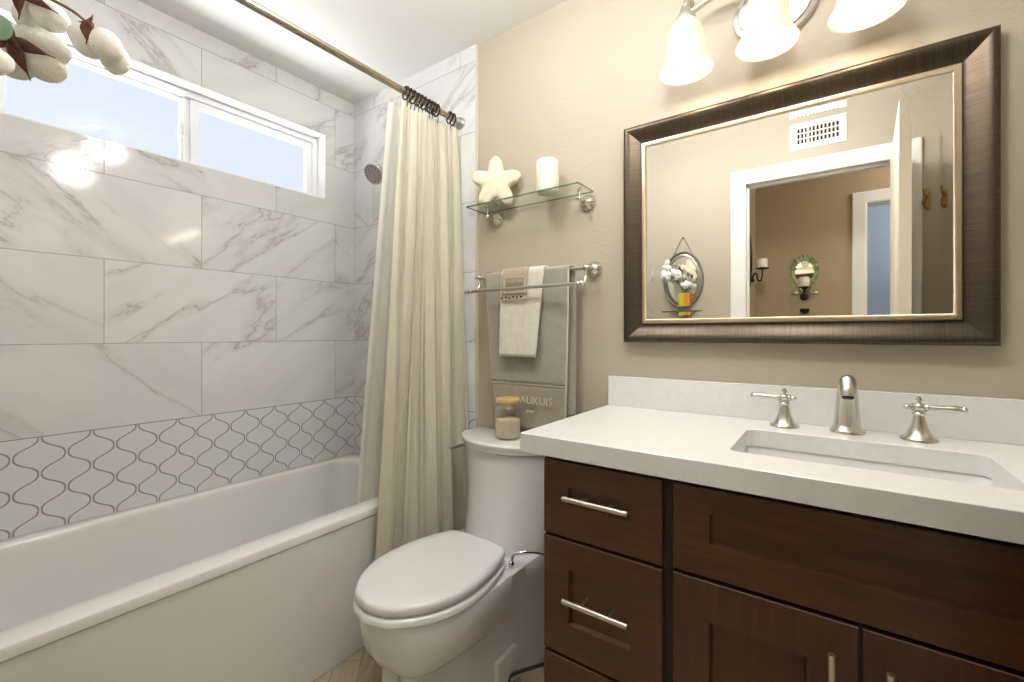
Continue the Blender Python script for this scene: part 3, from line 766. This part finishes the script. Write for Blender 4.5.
# ------------------------------------------------------------------ vanity light
vl = empty('vanity_light', (1.99, 0, 2.10), 'three-shade nickel vanity light above the framed mirror', 'vanity light')
bm = BM(); L = []
for sc_, y in ((1, -.0005), (1, -.010), (.965, -.016), (.86, -.019), (.83, -.024), (.70, -.026)):
    L.append([(1.990+.108*sc_*math.cos(a), y, 2.093+.092*sc_*math.sin(a)) for a in [2*PI*i/56 for i in range(56)]])
loft(bm, L, True, True); obj('backplate', bm, nickel, vl, 40)
shade_m = bpy.data.materials.new('frosted_shade_glass'); shade_m.use_nodes = True
t = NT(shade_m.node_tree); b = shade_m.node_tree.nodes['Principled BSDF']
b.inputs['Base Color'].default_value = (.70, .63, .50, 1); b.inputs['Roughness'].default_value = .4
n = t.noise(t.obj(), 22, 4, .6); b.inputs['Emission Color'].default_value = (1, .89, .70, 1)
t.put(b.inputs['Emission Strength'], t.m('ADD', .10, t.m('MULTIPLY', t.step(n, .3, .7), .12)))
tbn = t.n('ShaderNodeBsdfTranslucent'); tbn.inputs[0].default_value = (.86, .74, .55, 1)
mx = t.n('ShaderNodeMixShader'); mx.inputs[0].default_value = .22; t.put(mx.inputs[1], b.outputs[0]); t.put(mx.inputs[2], tbn.outputs[0]); t.put(shade_m.node_tree.nodes['Material Output'].inputs[0], mx.outputs[0])
bulb_m = mat('glowing_bulb', (1, .95, .85), .4, emit=(1, .92, .76), es=5.)
bm = BM(); tube(bm, [(1.778, -.075, 2.135), (1.86, -.060, 2.165), (1.99, -.050, 2.150), (2.12, -.060, 2.165), (2.20, -.075, 2.135)], .009, 12); tube(bm, [(1.99, -.02, 2.11), (1.99, -.045, 2.13), (1.99, -.05, 2.15)], .011, 12); obj('cross_arm', bm, nickel, vl, 60)
LX = (1.782, 1.986, 2.190); LY = -.150
for x in LX:
    bm = BM()
    tube(bm, [(x, -.070 if x != LX[1] else -.05, 2.145), (x, -.10, 2.165), (x, -.135, 2.150), (x, LY, 2.108)], .007, 12); ball(bm, (x, LY, 2.105), .011)
    obj('arm', bm, nickel, vl, 60)
    bm = BM(); lathe(bm, [(.008, .048), (.013, .044), (.017, .030), (.027, .012), (.030, -.004), (.029, -.008)], (x, LY, 2.058), n=32); obj('socket_cup', bm, nickel, vl, 50)
    bm = BM(); pr = [(.026, .142), (.031, .140), (.041, .128), (.0475, .108), (.0515, .082), (.054, .058), (.058, .037), (.064, .020), (.0715, .008), (.0745, .002), (.0745, 0)]
    ins = [(r_-.004, h) for r_, h in pr[::-1]]; ins[0] = (.0705, .0015)
    lathe(bm, pr+ins, (x, LY, 1.917), n=48, cap0=False, cap1=False)
    sh_ = obj('shade', bm, shade_m, vl, 60)
    bm = BM(); ball(bm, (x, LY, 1.980), .024, sz=1.2); bo = obj('bulb', bm, bulb_m, vl, 60)
    l = bpy.data.lights.new('bulb_light', 'POINT'); l.energy = P_BULB; l.color = (1, .88, .70); l.shadow_soft_size = .027
    lo = bpy.data.objects.new('bulb_light', l); lo.location = (x, LY, 1.938); COL.objects.link(lo)

# ------------------------------------------------------------------ vanity
VX0, VX1, VF = 1.544, 2.785, -.545
van = empty('vanity_cabinet', (VX0, VF, 0), 'dark espresso shaker vanity cabinet with drawers and doors', 'cabinet')
bm = BM(); box(bm, VX0+.001, VX1, VF+.022, -.002, .10, .730); box(bm, VX0+.001, 1.90, VF+.022, -.002, .730, .8655); box(bm, 2.43, VX1, VF+.022, -.002, .730, .8655); box(bm, 1.90, 2.43, VF+.022, VF+.06, .730, .8655); obj('carcass', bm, espresso_v, van)
bm = BM(); box(bm, VX0+.02, VX1-.02, VF+.09, -.01, .001, .10); obj('toe_kick', bm, espresso, van)
bm = BM()
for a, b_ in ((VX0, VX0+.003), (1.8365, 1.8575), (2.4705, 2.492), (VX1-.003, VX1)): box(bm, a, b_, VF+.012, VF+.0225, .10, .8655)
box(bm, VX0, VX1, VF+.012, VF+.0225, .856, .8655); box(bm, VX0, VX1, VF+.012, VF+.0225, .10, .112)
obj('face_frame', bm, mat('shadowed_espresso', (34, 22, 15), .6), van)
def shaker(x0, x1, z0, z1, a0, a1, c0, c1, y=VF, th=.020, dep=.012):
    bm = BM()
    o4 = lambda x0, x1, z0, z1, yy: [(x0, yy, z0), (x1, yy, z0), (x1, yy, z1), (x0, yy, z1)]
    loft(bm, [o4(x0, x1, z0, z1, y+th), o4(x0, x1, z0, z1, y+.0015), o4(x0+.0015, x1-.0015, z0+.0015, z1-.0015, y), o4(a0, a1, c0, c1, y), o4(a0+.0042, a1-.0042, c0+.0042, c1-.0042, y+dep), ], True, True)
    return bm
def pull(parent, p0, p1, back, m=None):
    """bar pull between two points standing off the front"""
    p0, p1 = Vector(p0), Vector(p1); d = (p1-p0).normalized(); L_ = (p1-p0).length
    bm = BM(); tube(bm, [p0, p1], .006, 14, smoothpath=False)
    bar = obj('handle', bm, mat_handle, parent, 60)
    for s_ in (.28, .72):
        c = p0+d*L_*s_; bm = BM(); tube(bm, [c, Vector((c.x, back, c.z))], .0045, 10, smoothpath=False); obj('handle_post', bm, mat_handle, bar, 60)
mat_handle = mat('satin_steel', (222, 216, 206), .3, 1.)
for X0 in (1.546, 2.494):
    dx = X0-1.546
    for z0, z1, c0, c1, hz in ((.6735, .8535, .750, .793, .7785), (.3895, .6655, .467, .597, .5405), (.105, .3815, .180, .310, .250)):
        d = obj('drawer', shaker(X0, X0+.290, z0, z1, 1.614+dx, 1.767+dx, c0, c1), espresso, van)
        pull(d, (1.617+dx, VF-.034, hz), (1.773+dx, VF-.034, hz), VF+.009)
obj('false_drawer_front', shaker(1.858, 2.470, .6775, .8535, 1.928, 2.400, .744, .803), espresso, van)
d = obj('door', shaker(1.858, 2.1615, .105, .6695, 1.928, 2.0885, .170, .590), espresso_v, van); pull(d, (2.125, VF-.034, .475), (2.125, VF-.034, .630), VF)
d = obj('door', shaker(2.1665, 2.470, .105, .6695, 2.240, 2.400, .170, .590), espresso_v, van); pull(d, (2.200, VF-.034, .475), (2.200, VF-.034, .630), VF)
# countertop with a cut-out
CTX0, CTX1, CY0, CT = 1.487, 2.845, -.565, .912
HX0_, HX1_, HYF, HYB = 1.945, 2.385, -.445, -.178
ct = empty('countertop', (CTX0, CY0, CT), 'white quartz countertop with a sink cut-out and backsplash', 'countertop')
bm = BM()
def lp(x0, x1, y0, y1, r, z, n=6): return [(x, y, z) for x, y in rrect(x0, x1, y0, y1, r, n)]
loft(bm, [lp(HX0_, HX1_, HYF, HYB, .022, CT-.042), lp(CTX0, CTX1, CY0, -.001, .0006, CT-.046), lp(CTX0, CTX1, CY0, -.001, .0006, CT-.0015), lp(CTX0+.0015, CTX1-.0015, CY0+.0015, -.001, .0006, CT), lp(HX0_, HX1_, HYF, HYB, .022, CT), lp(HX0_+.001, HX1_-.001, HYF+.001, HYB-.001, .022, CT-.001), lp(HX0_+.001, HX1_-.001, HYF+.001, HYB-.001, .022, CT-.042)])
bmesh.ops.remove_doubles(bm, verts=bm.verts[:], dist=1e-5)
obj('slab', bm, quartz, ct, 30)
bm = BM(); box(bm, CTX0, CTX1, -.020, -.001, CT+.0002, 1.013, .0012, 1); obj('backsplash', bm, quartz, ct)
# undermount sink
bm = BM(); e = .004
loft(bm, [lp(HX0_-.02, HX1_+.02, HYF-.02, HYB+.02, .03, CT-.175), lp(HX0_-.02, HX1_+.02, HYF-.02, HYB+.02, .03, CT-.046), lp(HX0_-e, HX1_+e, HYF-e, HYB+e, .026, CT-.0425), lp(HX0_-.001, HX1_+.001, HYF-.001, HYB+.001, .028, CT-.05), lp(HX0_+.02, HX1_-.02, HYF+.006, HYB-.006, .035, CT-.10), lp(HX0_+.06, HX1_-.06, HYF+.03, HYB-.03, .05, CT-.135), lp(HX0_+.12, HX1_-.12, HYF+.07, HYB-.07, .05, CT-.145)], True, True)
sk = obj('sink', bm, porcelain, None, 40); tag(sk, 'white rectangular undermount sink below the nickel faucet', 'sink')
bm = BM(); lathe(bm, [(.022, 0), (.022, .003), (.014, .005), (.002, .004)], ((HX0_+HX1_)/2, -.30, CT-.145)); obj('drain', bm, nickel, sk, 40)

# faucet
FX, FYY = 2.156, -.080
fa = empty('faucet', (FX, FYY, CT), 'brushed nickel curved faucet spout behind the sink', 'faucet')
bm = BM(); lathe(bm, [(.0365, .0005), (.0365, .005), (.033, .009), (.031, .013), (.028, .018)], (FX, FYY, CT), n=36); obj('base_ring', bm, nickel, fa, 50)
bm = BM(); tube(bm, [(FX, FYY, CT+.010), (FX, FYY-.001, CT+.05), (FX, FYY-.006, CT+.09), (FX, FYY-.020, CT+.122), (FX, FYY-.046, CT+.130), (FX, FYY-.066, CT+.114), (FX, FYY-.074, CT+.096)], [.0285, .0255, .0225, .0195, .0175, .0165, .0158], 28); obj('spout', bm, nickel, fa, 60)
bm = BM(); ax = Vector((0, -.35, -.93)).normalized(); lathe(bm, [(.0118, -.002), (.0118, .0008)], (FX, FYY-.0745, CT+.0952), ax, 20); obj('aerator', bm, black, fa, 60)
def handle_obj(x, y, d, ang, label):
    h = fa
    bm = BM(); lathe(bm, [(.0345, .0005), (.0345, .004), (.0325, .007), (.0275, .010), (.0255, .012), (.0210, .020), (.0168, .030), (.0135, .042), (.0115, .054), (.0105, .058), (.0128, .061), (.0128, .064), (.0095, .067)], (x, y, CT), n=36); hb = obj('handle_base', bm, nickel, h, 50); hb['label'] = label
    c = Vector((x, y, CT+.077)); dv = Vector((d*math.cos(ang), math.sin(ang), .0)).normalized()
    bm = BM(); lathe(bm, [(.0075, .065), (.0085, .069)], (x, y, CT), n=20); ball(bm, c, .0112)
    lathe(bm, [(.004, .0), (.004, .006), (.0075, .007), (.0075, .009), (.004, .010), (.0055, .013), (.001, .016)], c+UP*.009, (0, 0, 1), 16)
    obj('hub', bm, nickel, hb, 50)
    bm = BM()
    lathe(bm, [(.0065, .008), (.0095, .011), (.0095, .014), (.0060, .016), (.0066, .032), (.0084, .052), (.0094, .064), (.0072, .071), (.0088, .075), (.0055, .080), (.001, .082)], c, dv, 20)
    lathe(bm, [(.006, .008), (.009, .011), (.009, .014), (.005, .016), (.0065, .021), (.005, .026), (.001, .028)], c, -dv, 20)
    obj('lever', bm, nickel, hb, 50)
handle_obj(2.021, -.088, -1, .06, 'left faucet handle with its lever pointing to the left')
handle_obj(2.290, -.088, 1, .0, 'right faucet handle with its lever pointing to the right')

# ------------------------------------------------------------------ seen in the mirror: door, vent, hook
dang = math.radians(-2.6)
door = empty('door_1', (2.398, -1.506, 0), None, None); door['kind'] = 'structure'
dl = .735
def dpt(a, b): # a along leaf from hinge, b thickness towards -x
    ca, sa = math.cos(dang), math.sin(dang)
    return Vector((2.398, -1.488, 0))+Vector((sa*a-ca*b, ca*a+sa*b, 0))
bm = BM(); L = []
for a in (0, dl):
    L.append([dpt(a, 0)+UP*.012, dpt(a, .035)+UP*.012, dpt(a, .035)+UP*2.041, dpt(a, 0)+UP*2.041])
loft(bm, L, True, True); lf = obj('door_leaf', bm, door_m, door)
bm = BM()
for z0, z1 in ((.14, .92), (1.06, 1.92)):
    for b0 in (.035,):
        P4 = [(.12, z0), (.585, z0), (.585, z1), (.12, z1)]; P5 = [(.14, z0+.02), (.565, z0+.02), (.565, z1-.02), (.14, z1-.02)]
        loft(bm, [[dpt(a, b0)+UP*z for a, z in P4], [dpt(a, b0+.004)+UP*z for a, z in P5], [dpt(a, b0+.0045)+UP*z for a, z in [(.16, z0+.04), (.545, z0+.04), (.545, z1-.04), (.16, z1-.04)]]], True, True)
obj('door_moulding', bm, door_m, door)
for zz in (.25, 1.02, 1.80):
    bm = BM(); c = dpt(.0, -.004); tube(bm, [c+UP*(zz-.045), c+UP*(zz+.045)], .006, 10, smoothpath=False); obj('hinge', bm, nickel2, door, 60)
hk = empty('robe_hook', (2.505, YO, 1.80), 'brass robe hook on the wall right of the doorway', 'hook')
brass = mat('aged_brass', (150, 122, 70), .35, .9)
bm = BM(); box(bm, 2.497, 2.515, YO, YO+.004, 1.765, 1.855, .002); obj('backplate', bm, brass, hk)
for zz, l_ in ((1.845, .05), (1.79, .032)):
    bm = BM(); tube(bm, [(2.505, YO+.003, zz-.012), (2.50, YO+.025, zz-.02), (2.49, YO+l_, zz-.012), (2.485, YO+l_+.006, zz+.008)], [.005, .0045, .004, .005], 10); ball(bm, (2.485, YO+l_+.006, zz+.010), .007, n=12); obj('prong', bm, brass, hk, 60)

vt = empty('wall_vent', (2.06, YO, 2.26), 'white metal wall vent with a grid grille above the doorway', 'vent')
vx0, vx1, vz0, vz1 = 1.932, 2.190, 2.186, 2.336
bm = BM(); yv = YO
def fr4(i, y): return [(vx0+i, y, vz0+i), (vx1-i, y, vz0+i), (vx1-i, y, vz1-i), (vx0+i, y, vz1-i)]
loft(bm, [fr4(0, yv+.0005), fr4(0, yv+.004), fr4(.006, yv+.007), fr4(.030, yv+.007), fr4(.032, yv+.002)]); obj('vent_frame', bm, white_trim, vt)
bm = BM(); box(bm, vx0+.03, vx1-.03, yv+.0003, yv+.0012, vz0+.03, vz1-.03); obj('dark_duct', bm, black, vt)
bm = BM()
for i in range(12):
    x = vx0+.032+(vx1-vx0-.064)*i/11; wd = .0035 if i not in (3,) else .006; box(bm, x-wd, x+wd, yv+.002, yv+.0055, vz0+.03, vz1-.03)
for j in range(4):
    z = vz0+.03+(vz1-vz0-.06)*j/3; box(bm, vx0+.03, vx1-.03, yv+.0018, yv+.005, z-.003, z+.003)
obj('grille', bm, white_trim, vt)

# oval mirror on the same wall
om = empty('oval_mirror', (1.350, YO, 1.505), 'small oval wall mirror in a rope-edged silver frame beside the doorway', 'mirror')
oc = (1.350, 1.505); RA, RB = .125, .182
def ell(a, b, y, n=64): return [(oc[0]+a*math.cos(2*PI*i/n), y, oc[1]+b*math.sin(2*PI*i/n)) for i in range(n)]
pewter = mat('pewter', (150, 144, 132), .4, .8)
bm = BM(); loft(bm, [ell(RA, RB, YO+.001), ell(RA, RB, YO+.010), ell(RA-.005, RB-.005, YO+.015), ell(RA-.012, RB-.012, YO+.013), ell(RA-.014, RB-.014, YO+.008), ell(RA-.026, RB-.026, YO+.010), ell(RA-.030, RB-.030, YO+.013), ell(RA-.034, RB-.034, YO+.008)], True, False); obj('oval_frame', bm, pewter, om, 50)
bm = BM(); loft(bm, [ell(RA-.033, RB-.033, YO+.004), ell(RA-.033, RB-.033, YO+.0085)], True, True); obj('mirror_glass', bm, mirror_m, om)
bm = BM(); tube(bm, [(oc[0]-.055, YO+.006, oc[1]+RB-.012), (oc[0]-.005, YO+.005, oc[1]+RB+.088)], .0022, 8, smoothpath=False); tube(bm, [(oc[0]+.055, YO+.006, oc[1]+RB-.012), (oc[0]+.005, YO+.005, oc[1]+RB+.088)], .0022, 8, smoothpath=False); obj('hanging_cord', bm, mat('jute_cord', (140, 126, 100), .8), om)
bm = BM(); lathe(bm, [(.006, 0), (.006, .008), (.001, .010)], (oc[0], YO, oc[1]+RB+.089), (0, 1, 0), 12); obj('nail', bm, pewter, om)
# little glass shelf, vase, cotton
gz = 1.302
ls = empty('glass_shelf', (1.352, YO, gz), 'small glass shelf under the oval mirror beside the doorway', 'shelf')
bm = BM(); box(bm, 1.237, 1.467, YO+.002, YO+.076, gz-.004, gz+.004)
bmesh.ops.recalc_face_normals(bm, faces=bm.faces[:]); bm.normal_update()
for f in bm.faces: f.material_index = 0 if abs(f.normal.z) > .7 else 1
obj('glass_plate', bm, [shelf_glass, green_edge], ls)
for x in (1.27, 1.434):
    bm = BM(); box(bm, x-.008, x+.008, YO, YO+.022, gz-.016, gz-.0045, .002); obj('bracket', bm, nickel2, ls)
vx, vy = 1.372, -1.469
va = empty('glass_vase', (vx, vy, gz+.0045), 'yellow and orange glass vase on the small shelf under the oval mirror', 'vase')
bm = BM(); z0 = gz+.0045
def sq(h, z): return [(x, y, z) for x, y in rrect(vx-h, vx+h, vy-h, vy+h, h*.3, 4)]
loft(bm, [sq(.030, z0), sq(.033, z0+.004), sq(.033, z0+.028)], True, True); o = obj('vase_base', bm, jar_glass, va, 40)
def vase_material():
    m = mat('yellow_orange_glass', (212, 196, 40), .15, coat=.5); t = NT(m.node_tree); b = m.node_tree.nodes['Principled BSDF']
    s = t.sep(t.obj()); f = t.step(s[0], -.002, .012); t.put(b.inputs['Base Color'], t.mix(f, lin((206, 206, 60)), lin((214, 138, 44)))); return m
bm = BM(); loft(bm, [sq(.033, z0+.028), sq(.034, z0+.05), sq(.034, z0+.110), sq(.030, z0+.110), sq(.030, z0+.034)], True, True); o = obj('vase_body', bm, vase_material(), va, 40)

cotton_m = mat('cotton_fluff', (244, 241, 234), .95, sheen=.6, bump=.5, bscale=120, bdist=.004, sss=.15)
def calyx_material():
    m = mat('dried_calyx', (96, 52, 36), .6, var=.35, vscale=60); return m
calyx_m = calyx_material(); stem_m = mat('dry_stem', (120, 96, 60), .7, var=.2, vscale=80)
def px(u_, v_, d_): return CAM+d_*(FW+(u_-512)/446*RT+(334-v_)/446*UP)
def lobe(bm, c, ax, ln_, wd):
    ax = Vector(ax).normalized(); q = ax.to_track_quat('Z', 'Y').to_matrix()
    vs = ball(bm, c, 1, wd, wd, ln_, 20, q)
    for v_ in vs:
        d_ = (v_.co-Vector(c)); v_.co += d_*(.07*noise.noise(v_.co*55)+.035*noise.noise(v_.co*140))
def bract(bm, c, d1, nrm, ln_, wd, curl=.35):
    d1 = Vector(d1).normalized(); nrm = Vector(nrm).normalized(); sd = d1.cross(nrm).normalized(); K = 10; rows = []
    for i in range(K+1):
        t_ = i/K; w_ = wd*(math.sin(PI*min(1, t_*1.05+.12)**.75))*(1-t_)**.35+.0004
        p = Vector(c)+d1*ln_*t_+nrm*(curl*ln_*(t_**2)*.5)
        rows.append([p-sd*w_+nrm*w_*.45, p, p+sd*w_+nrm*w_*.45])
    f = [[bm.verts.new(q) for q in r] for r in rows]
    for a, b_ in zip(f, f[1:]):
        for i in range(2): bm.faces.new((a[i], a[i+1], b_[i+1], b_[i]))
def cotton(label, stem_pts, bolls):
    base = stem_pts[0]
    r = empty('cotton_stem', base, label, 'cotton stem', 'dried cotton in the yellow vase')
    bm = BM(); tube(bm, stem_pts, [.0018]*(len(stem_pts)-1)+[.0013], 8, 6); obj('twig', bm, stem_m, r, 60)
    for c, lobes, bracts in bolls:
        bm = BM()
        for lc, la, ll, lw in lobes: lobe(bm, lc, la, ll, lw)
        bo = obj('cotton_boll', bm, cotton_m, r, 180)
        bm = BM(); ball(bm, c, .0045, n=10)
        for bd, bn, bl, bwd, cu in bracts: bract(bm, c, bd, bn, bl, bwd, cu)
        cx_ = obj('calyx', bm, calyx_m, bo, 60); solid(cx_, .0012)
vt_top = Vector((vx, vy, z0+.105))
# boll A, seen from its calyx side
D = .56; K = D/446
def off(dx, dy, dd=0): return RT*dx*K-UP*dy*K+FW*dd
cA = px(13, 42, D)
lobesA = [(cA+off(19, -5, .020), off(24, 14), .0265, .0185), (cA+off(17, 16, .018), off(26, 10), .0235, .0180), (cA+off(-14, 10, .022), off(-10, 14), .022, .018), (cA+off(-6, -14, .026), off(-4, -10), .020, .017), (cA+off(6, 4, .034), FW, .02, .02)]
bractsA = [(off(44, 17), -FW, .060, .0082, .1), (off(19, 38), -FW, .056, .0095, .1), (off(0, -20), -FW, .024, .0060, .3), (off(-18, 6), -FW, .030, .006, .3)]
cotton('cotton stem whose lowest boll shows its brown star-shaped calyx', [vt_top-UP*.05, vt_top+Vector((-.01, .0, .03)), cA+off(-30, -4, -.02), cA+off(-14, -1, -.006), cA], [(cA, lobesA, bractsA)])
# boll B with the thin arched twig
cB = px(89, 24, D)
lobesB = [(cB+off(-16, 8, .018), off(13, 16), .0235, .0165), (cB+off(9, 15, .012), off(13, 17), .0215, .0170), (cB+off(2, 18, .034), off(0, 16), .020, .016)]
bractsB = [(off(-2, 22), -FW, .026, .0080, .1), (off(5, -8), -FW, .012, .003, .3), (off(-8, -2), -FW, .012, .003, .2), (off(6, 24), FW, .030, .004, -.1)]
cotton('cotton stem on a thin arched twig, its boll furthest from the vase', [vt_top-UP*.05, vt_top+Vector((-.006, .004, .04)), vt_top+Vector((-.02, .02, .16)), px(44, -4, D), cB+off(-18, -14), cB], [(cB, lobesB, bractsB)])
# boll C at the top
cC = px(22, -8, D)
lobesC = [(cC+off(12, 14, .018), off(22, 10), .0250, .0175), (cC+off(-12, 10, .024), off(-10, 12), .020, .016), (cC+off(4, -12, .020), off(4, -12), .020, .016)]
bractsC = [(off(-2, 30), -FW, .036, .0088, .1), (off(38, 23), -FW, .056, .0070, .1), (off(-20, 0), -FW, .03, .006, .2), (off(4, -20), -FW, .03, .006, .2)]
cotton('cotton stem with the highest boll over the oval mirror', [vt_top-UP*.05, vt_top+Vector((.0, .002, .05)), vt_top+Vector((-.03, .02, .12)), cC+off(-10, 0, -.012), cC], [(cC, lobesC, bractsC)])
# two short ones over the vase rim
for nm_, cc in (('short cotton stem leaning left low over the vase rim', Vector((1.322, -1.452, 1.520))), ('shortest cotton stem, its boll just above the yellow vase', Vector((1.385, -1.440, 1.462)))):
    lo_ = [(cc+Vector((dx_, dy_, dz_)), (dx_, dy_, dz_+.01), .020, .0155) for dx_, dy_, dz_ in ((.016, 0, .004), (-.016, .003, .004), (0, .014, -.006), (0, -.008, .014))]
    br_ = [(Vector((math.cos(a), math.sin(a), -.2)), (0, 0, 1), .03, .005, .3) for a in (0.4, 2.0, 3.5, 5.1)]
    cotton(nm_, [vt_top-UP*.05, vt_top+(cc-vt_top)*.5+UP*.005, cc-UP*.014, cc-UP*.006], [(cc-UP*.010, lo_, br_)])
# grey-green leaf sprig
lc = px(-3, 27, .53)
lfm = mat('dusty_green_leaf', (126, 150, 128), .6, var=.12, vscale=40)
lr = empty('eucalyptus_sprig', vt_top-UP*.04, 'dusty green leaf sprig among the cotton stems', 'leaf sprig')
bm = BM(); tube(bm, [vt_top-UP*.05, vt_top+Vector((-.02, 0, .05)), lc+off(-20, 20)], .0014, 8, 6); obj('twig', bm, stem_m, lr, 60)
for cc, rr in ((lc, .0145), (lc+Vector((.03, -.02, -.03)), .013), (lc+Vector((.05, -.03, .02)), .013)):
    bm = BM(); ball(bm, cc, rr, 1, .12, 1.1, 16, Matrix.Rotation(1.0, 3, 'Z')); obj('leaf', bm, lfm, lr, 60)

# ------------------------------------------------------------------ hallway sconces
sc1 = empty('wall_sconce', (HX0, -2.06, 1.65), 'black iron candle sconce on the hallway side wall', 'sconce')
bm = BM(); L = []
for t_ in [i/16 for i in range(17)]:
    z = 1.49+.375*t_; wd_ = .004+.018*math.sin(PI*t_)**.7; bx = .004+.012*math.sin(PI*t_)
    L.append([(HX0+.001, -2.06-wd_, z), (HX0+bx, -2.06-wd_*.6, z), (HX0+bx+.003, -2.06, z), (HX0+bx, -2.06+wd_*.6, z), (HX0+.001, -2.06+wd_, z)])
loft(bm, L, True, True); obj('backplate', bm, dark_iron, sc1, 50)
bm = BM(); tube(bm, [(HX0+.012, -2.06, 1.545), (HX0+.030, -2.06, 1.580), (HX0+.045, -2.06, 1.575), (HX0+.052, -2.06, 1.535), (HX0+.068, -2.06, 1.530), (HX0+.078, -2.06, 1.560), (HX0+.080, -2.06, 1.604)], .0055, 10); ball(bm, (HX0+.016, -2.06, 1.535), .016, n=12); obj('scroll_arm', bm, dark_iron, sc1, 60)
bm = BM(); lathe(bm, [(.008, -.008), (.036, -.003), (.042, .002), (.040, .003), (.002, .0015)], (HX0+.080, -2.06, 1.612), n=28); obj('tray', bm, dark_iron, sc1, 50)
bm = BM(); lathe(bm, [(.026, 0), (.0305, .003), (.0305, .058), (.028, .061), (.002, .060)], (HX0+.080, -2.06, 1.6165), n=28); o = obj('candle', bm, wax, None, 50, loc=(HX0+.080, -2.06, 1.6165)); tag(o, 'short ivory candle on the black iron sconce tray', 'candle')
# green glass framed mirror sconce
gx = 1.966
grn = mat('green_glass', (214, 232, 160), .06, coat=1., trans=.6, ior=1.5, var=.25, vscale=30)
g2 = empty('mirror_sconce', (gx, HY, 1.56), 'green glass mirror sconce on the hallway wall facing the bathroom', 'sconce')
bm = BM(); cz_ = 1.60
def bulbshape(k, y, dz=0):
    out = []
    for i in range(56):
        a = 2*PI*i/56; c_, s_ = math.cos(a), math.sin(a)
        w_ = .086 if s_ > -.1 else .086-.046*min(1, (-s_-.1)/.75)
        h_ = .118 if s_ > 0 else .170
        out.append((gx+w_*c_*k, y, cz_+h_*s_*(k if s_ > 0 else (1-(1-k)*.5))))
    return out
loft(bm, [bulbshape(1, HY+.001), bulbshape(1.0, HY+.010), bulbshape(.92, HY+.018), bulbshape(.74, HY+.012), bulbshape(.66, HY+.010)], True, False)
for i in range(9):
    a = PI*(.1+.8*i/8); tube(bm, [(gx+.052*math.cos(a), HY+.014, cz_+.075*math.sin(a)), (gx+.088*math.cos(a), HY+.012, cz_+.122*math.sin(a))], [.006, .013], 8, 4)
for s_ in (-1, 1): ball(bm, (gx+s_*.055, HY+.012, 1.452), .020, sx=1.3, sy=.5, sz=.7)
obj('glass_frame', bm, grn, g2, 60)
bm = BM(); loft(bm, [bulbshape(.67, HY+.006), bulbshape(.67, HY+.0105)], True, True); obj('mirror_glass', bm, mirror_m, g2)
bm = BM(); ball(bm, (gx, HY+.020, 1.425), .028, sy=.6, n=16); tube(bm, [(gx, HY+.02, 1.425), (gx, HY+.055, 1.425), (gx, HY+.070, 1.46), (gx, HY+.070, 1.482)], .007, 10); lathe(bm, [(.010, -.004), (.034, 0), (.036, .004), (.002, .003)], (gx, HY+.070, 1.486), n=24); obj('candle_bracket', bm, dark_iron, g2, 60)
bm = BM(); lathe(bm, [(.027, 0), (.030, .003), (.030, .066), (.027, .069), (.002, .068)], (gx, HY+.070, 1.4905), n=28); o = obj('candle', bm, wax, None, 50, loc=(gx, HY+.070, 1.4905)); tag(o, 'short ivory candle in front of the green glass mirror sconce', 'candle')
# small iron cup below it
g3 = empty('candle_cup', (gx, HY, 1.30), 'small dark-rimmed glass cup in a wall ring below the green sconce', 'cup')
bm = BM(); lathe(bm, [(.028, -.055), (.036, -.05), (.041, -.01), (.042, .012), (.040, .012), (.039, -.01), (.034, -.047), (.002, -.05)], (gx, HY+.055, 1.318), n=28); obj('cup_glass', bm, jar_glass, g3, 60)
bm = BM()
L = []
for i in range(29):
    a = 2*PI*i/28; c_ = Vector((gx+.0435*math.cos(a), HY+.055+.0435*math.sin(a), 1.318)); nr = Vector((math.cos(a), math.sin(a), 0))
    L.append([c_+.003*(math.cos(q)*nr+math.sin(q)*UP) for q in [2*PI*k/8 for k in range(8)]])
loft(bm, L); tube(bm, [(gx, HY, 1.318), (gx, HY+.012, 1.318)], .005, 8, smoothpath=False); obj('wall_ring', bm, dark_iron, g3, 60)

# ------------------------------------------------------------------ unseen ceiling globes, added only as fill light for the rooms
for x, y, lb, es_ in ((1.30, -.76, 'added unseen opal fill globe before the toilet', P_FILL), (1.98, -.78, 'added unseen opal fill globe before the vanity', P_FILL2), (2.95, -1.99, 'added unseen opal fill globe in the hallway', P_HALL_FILL), (2.9, -3.0, 'added unseen opal fill globe in the blue room', P_FAR_FILL)):
    fillglow = mat('fill_globe_glow', (.95, .94, .9), .4, emit=(1, .985, .965), es=es_)
    c = empty('fill_globe', (x, y, CZ), lb, 'added fill light')
    bm = BM(); lathe(bm, [(.07, 0), (.07, .012), (.03, .02), (.012, .026), (.012, .080)], (x, y, CZ-.0005), (0, 0, -1), 32); obj('fill_globe_mount', bm, nickel2, c, 40)
    bm = BM(); ball(bm, (x, y, CZ-.160), .090, n=24); obj('globe', bm, fillglow, c, 60)
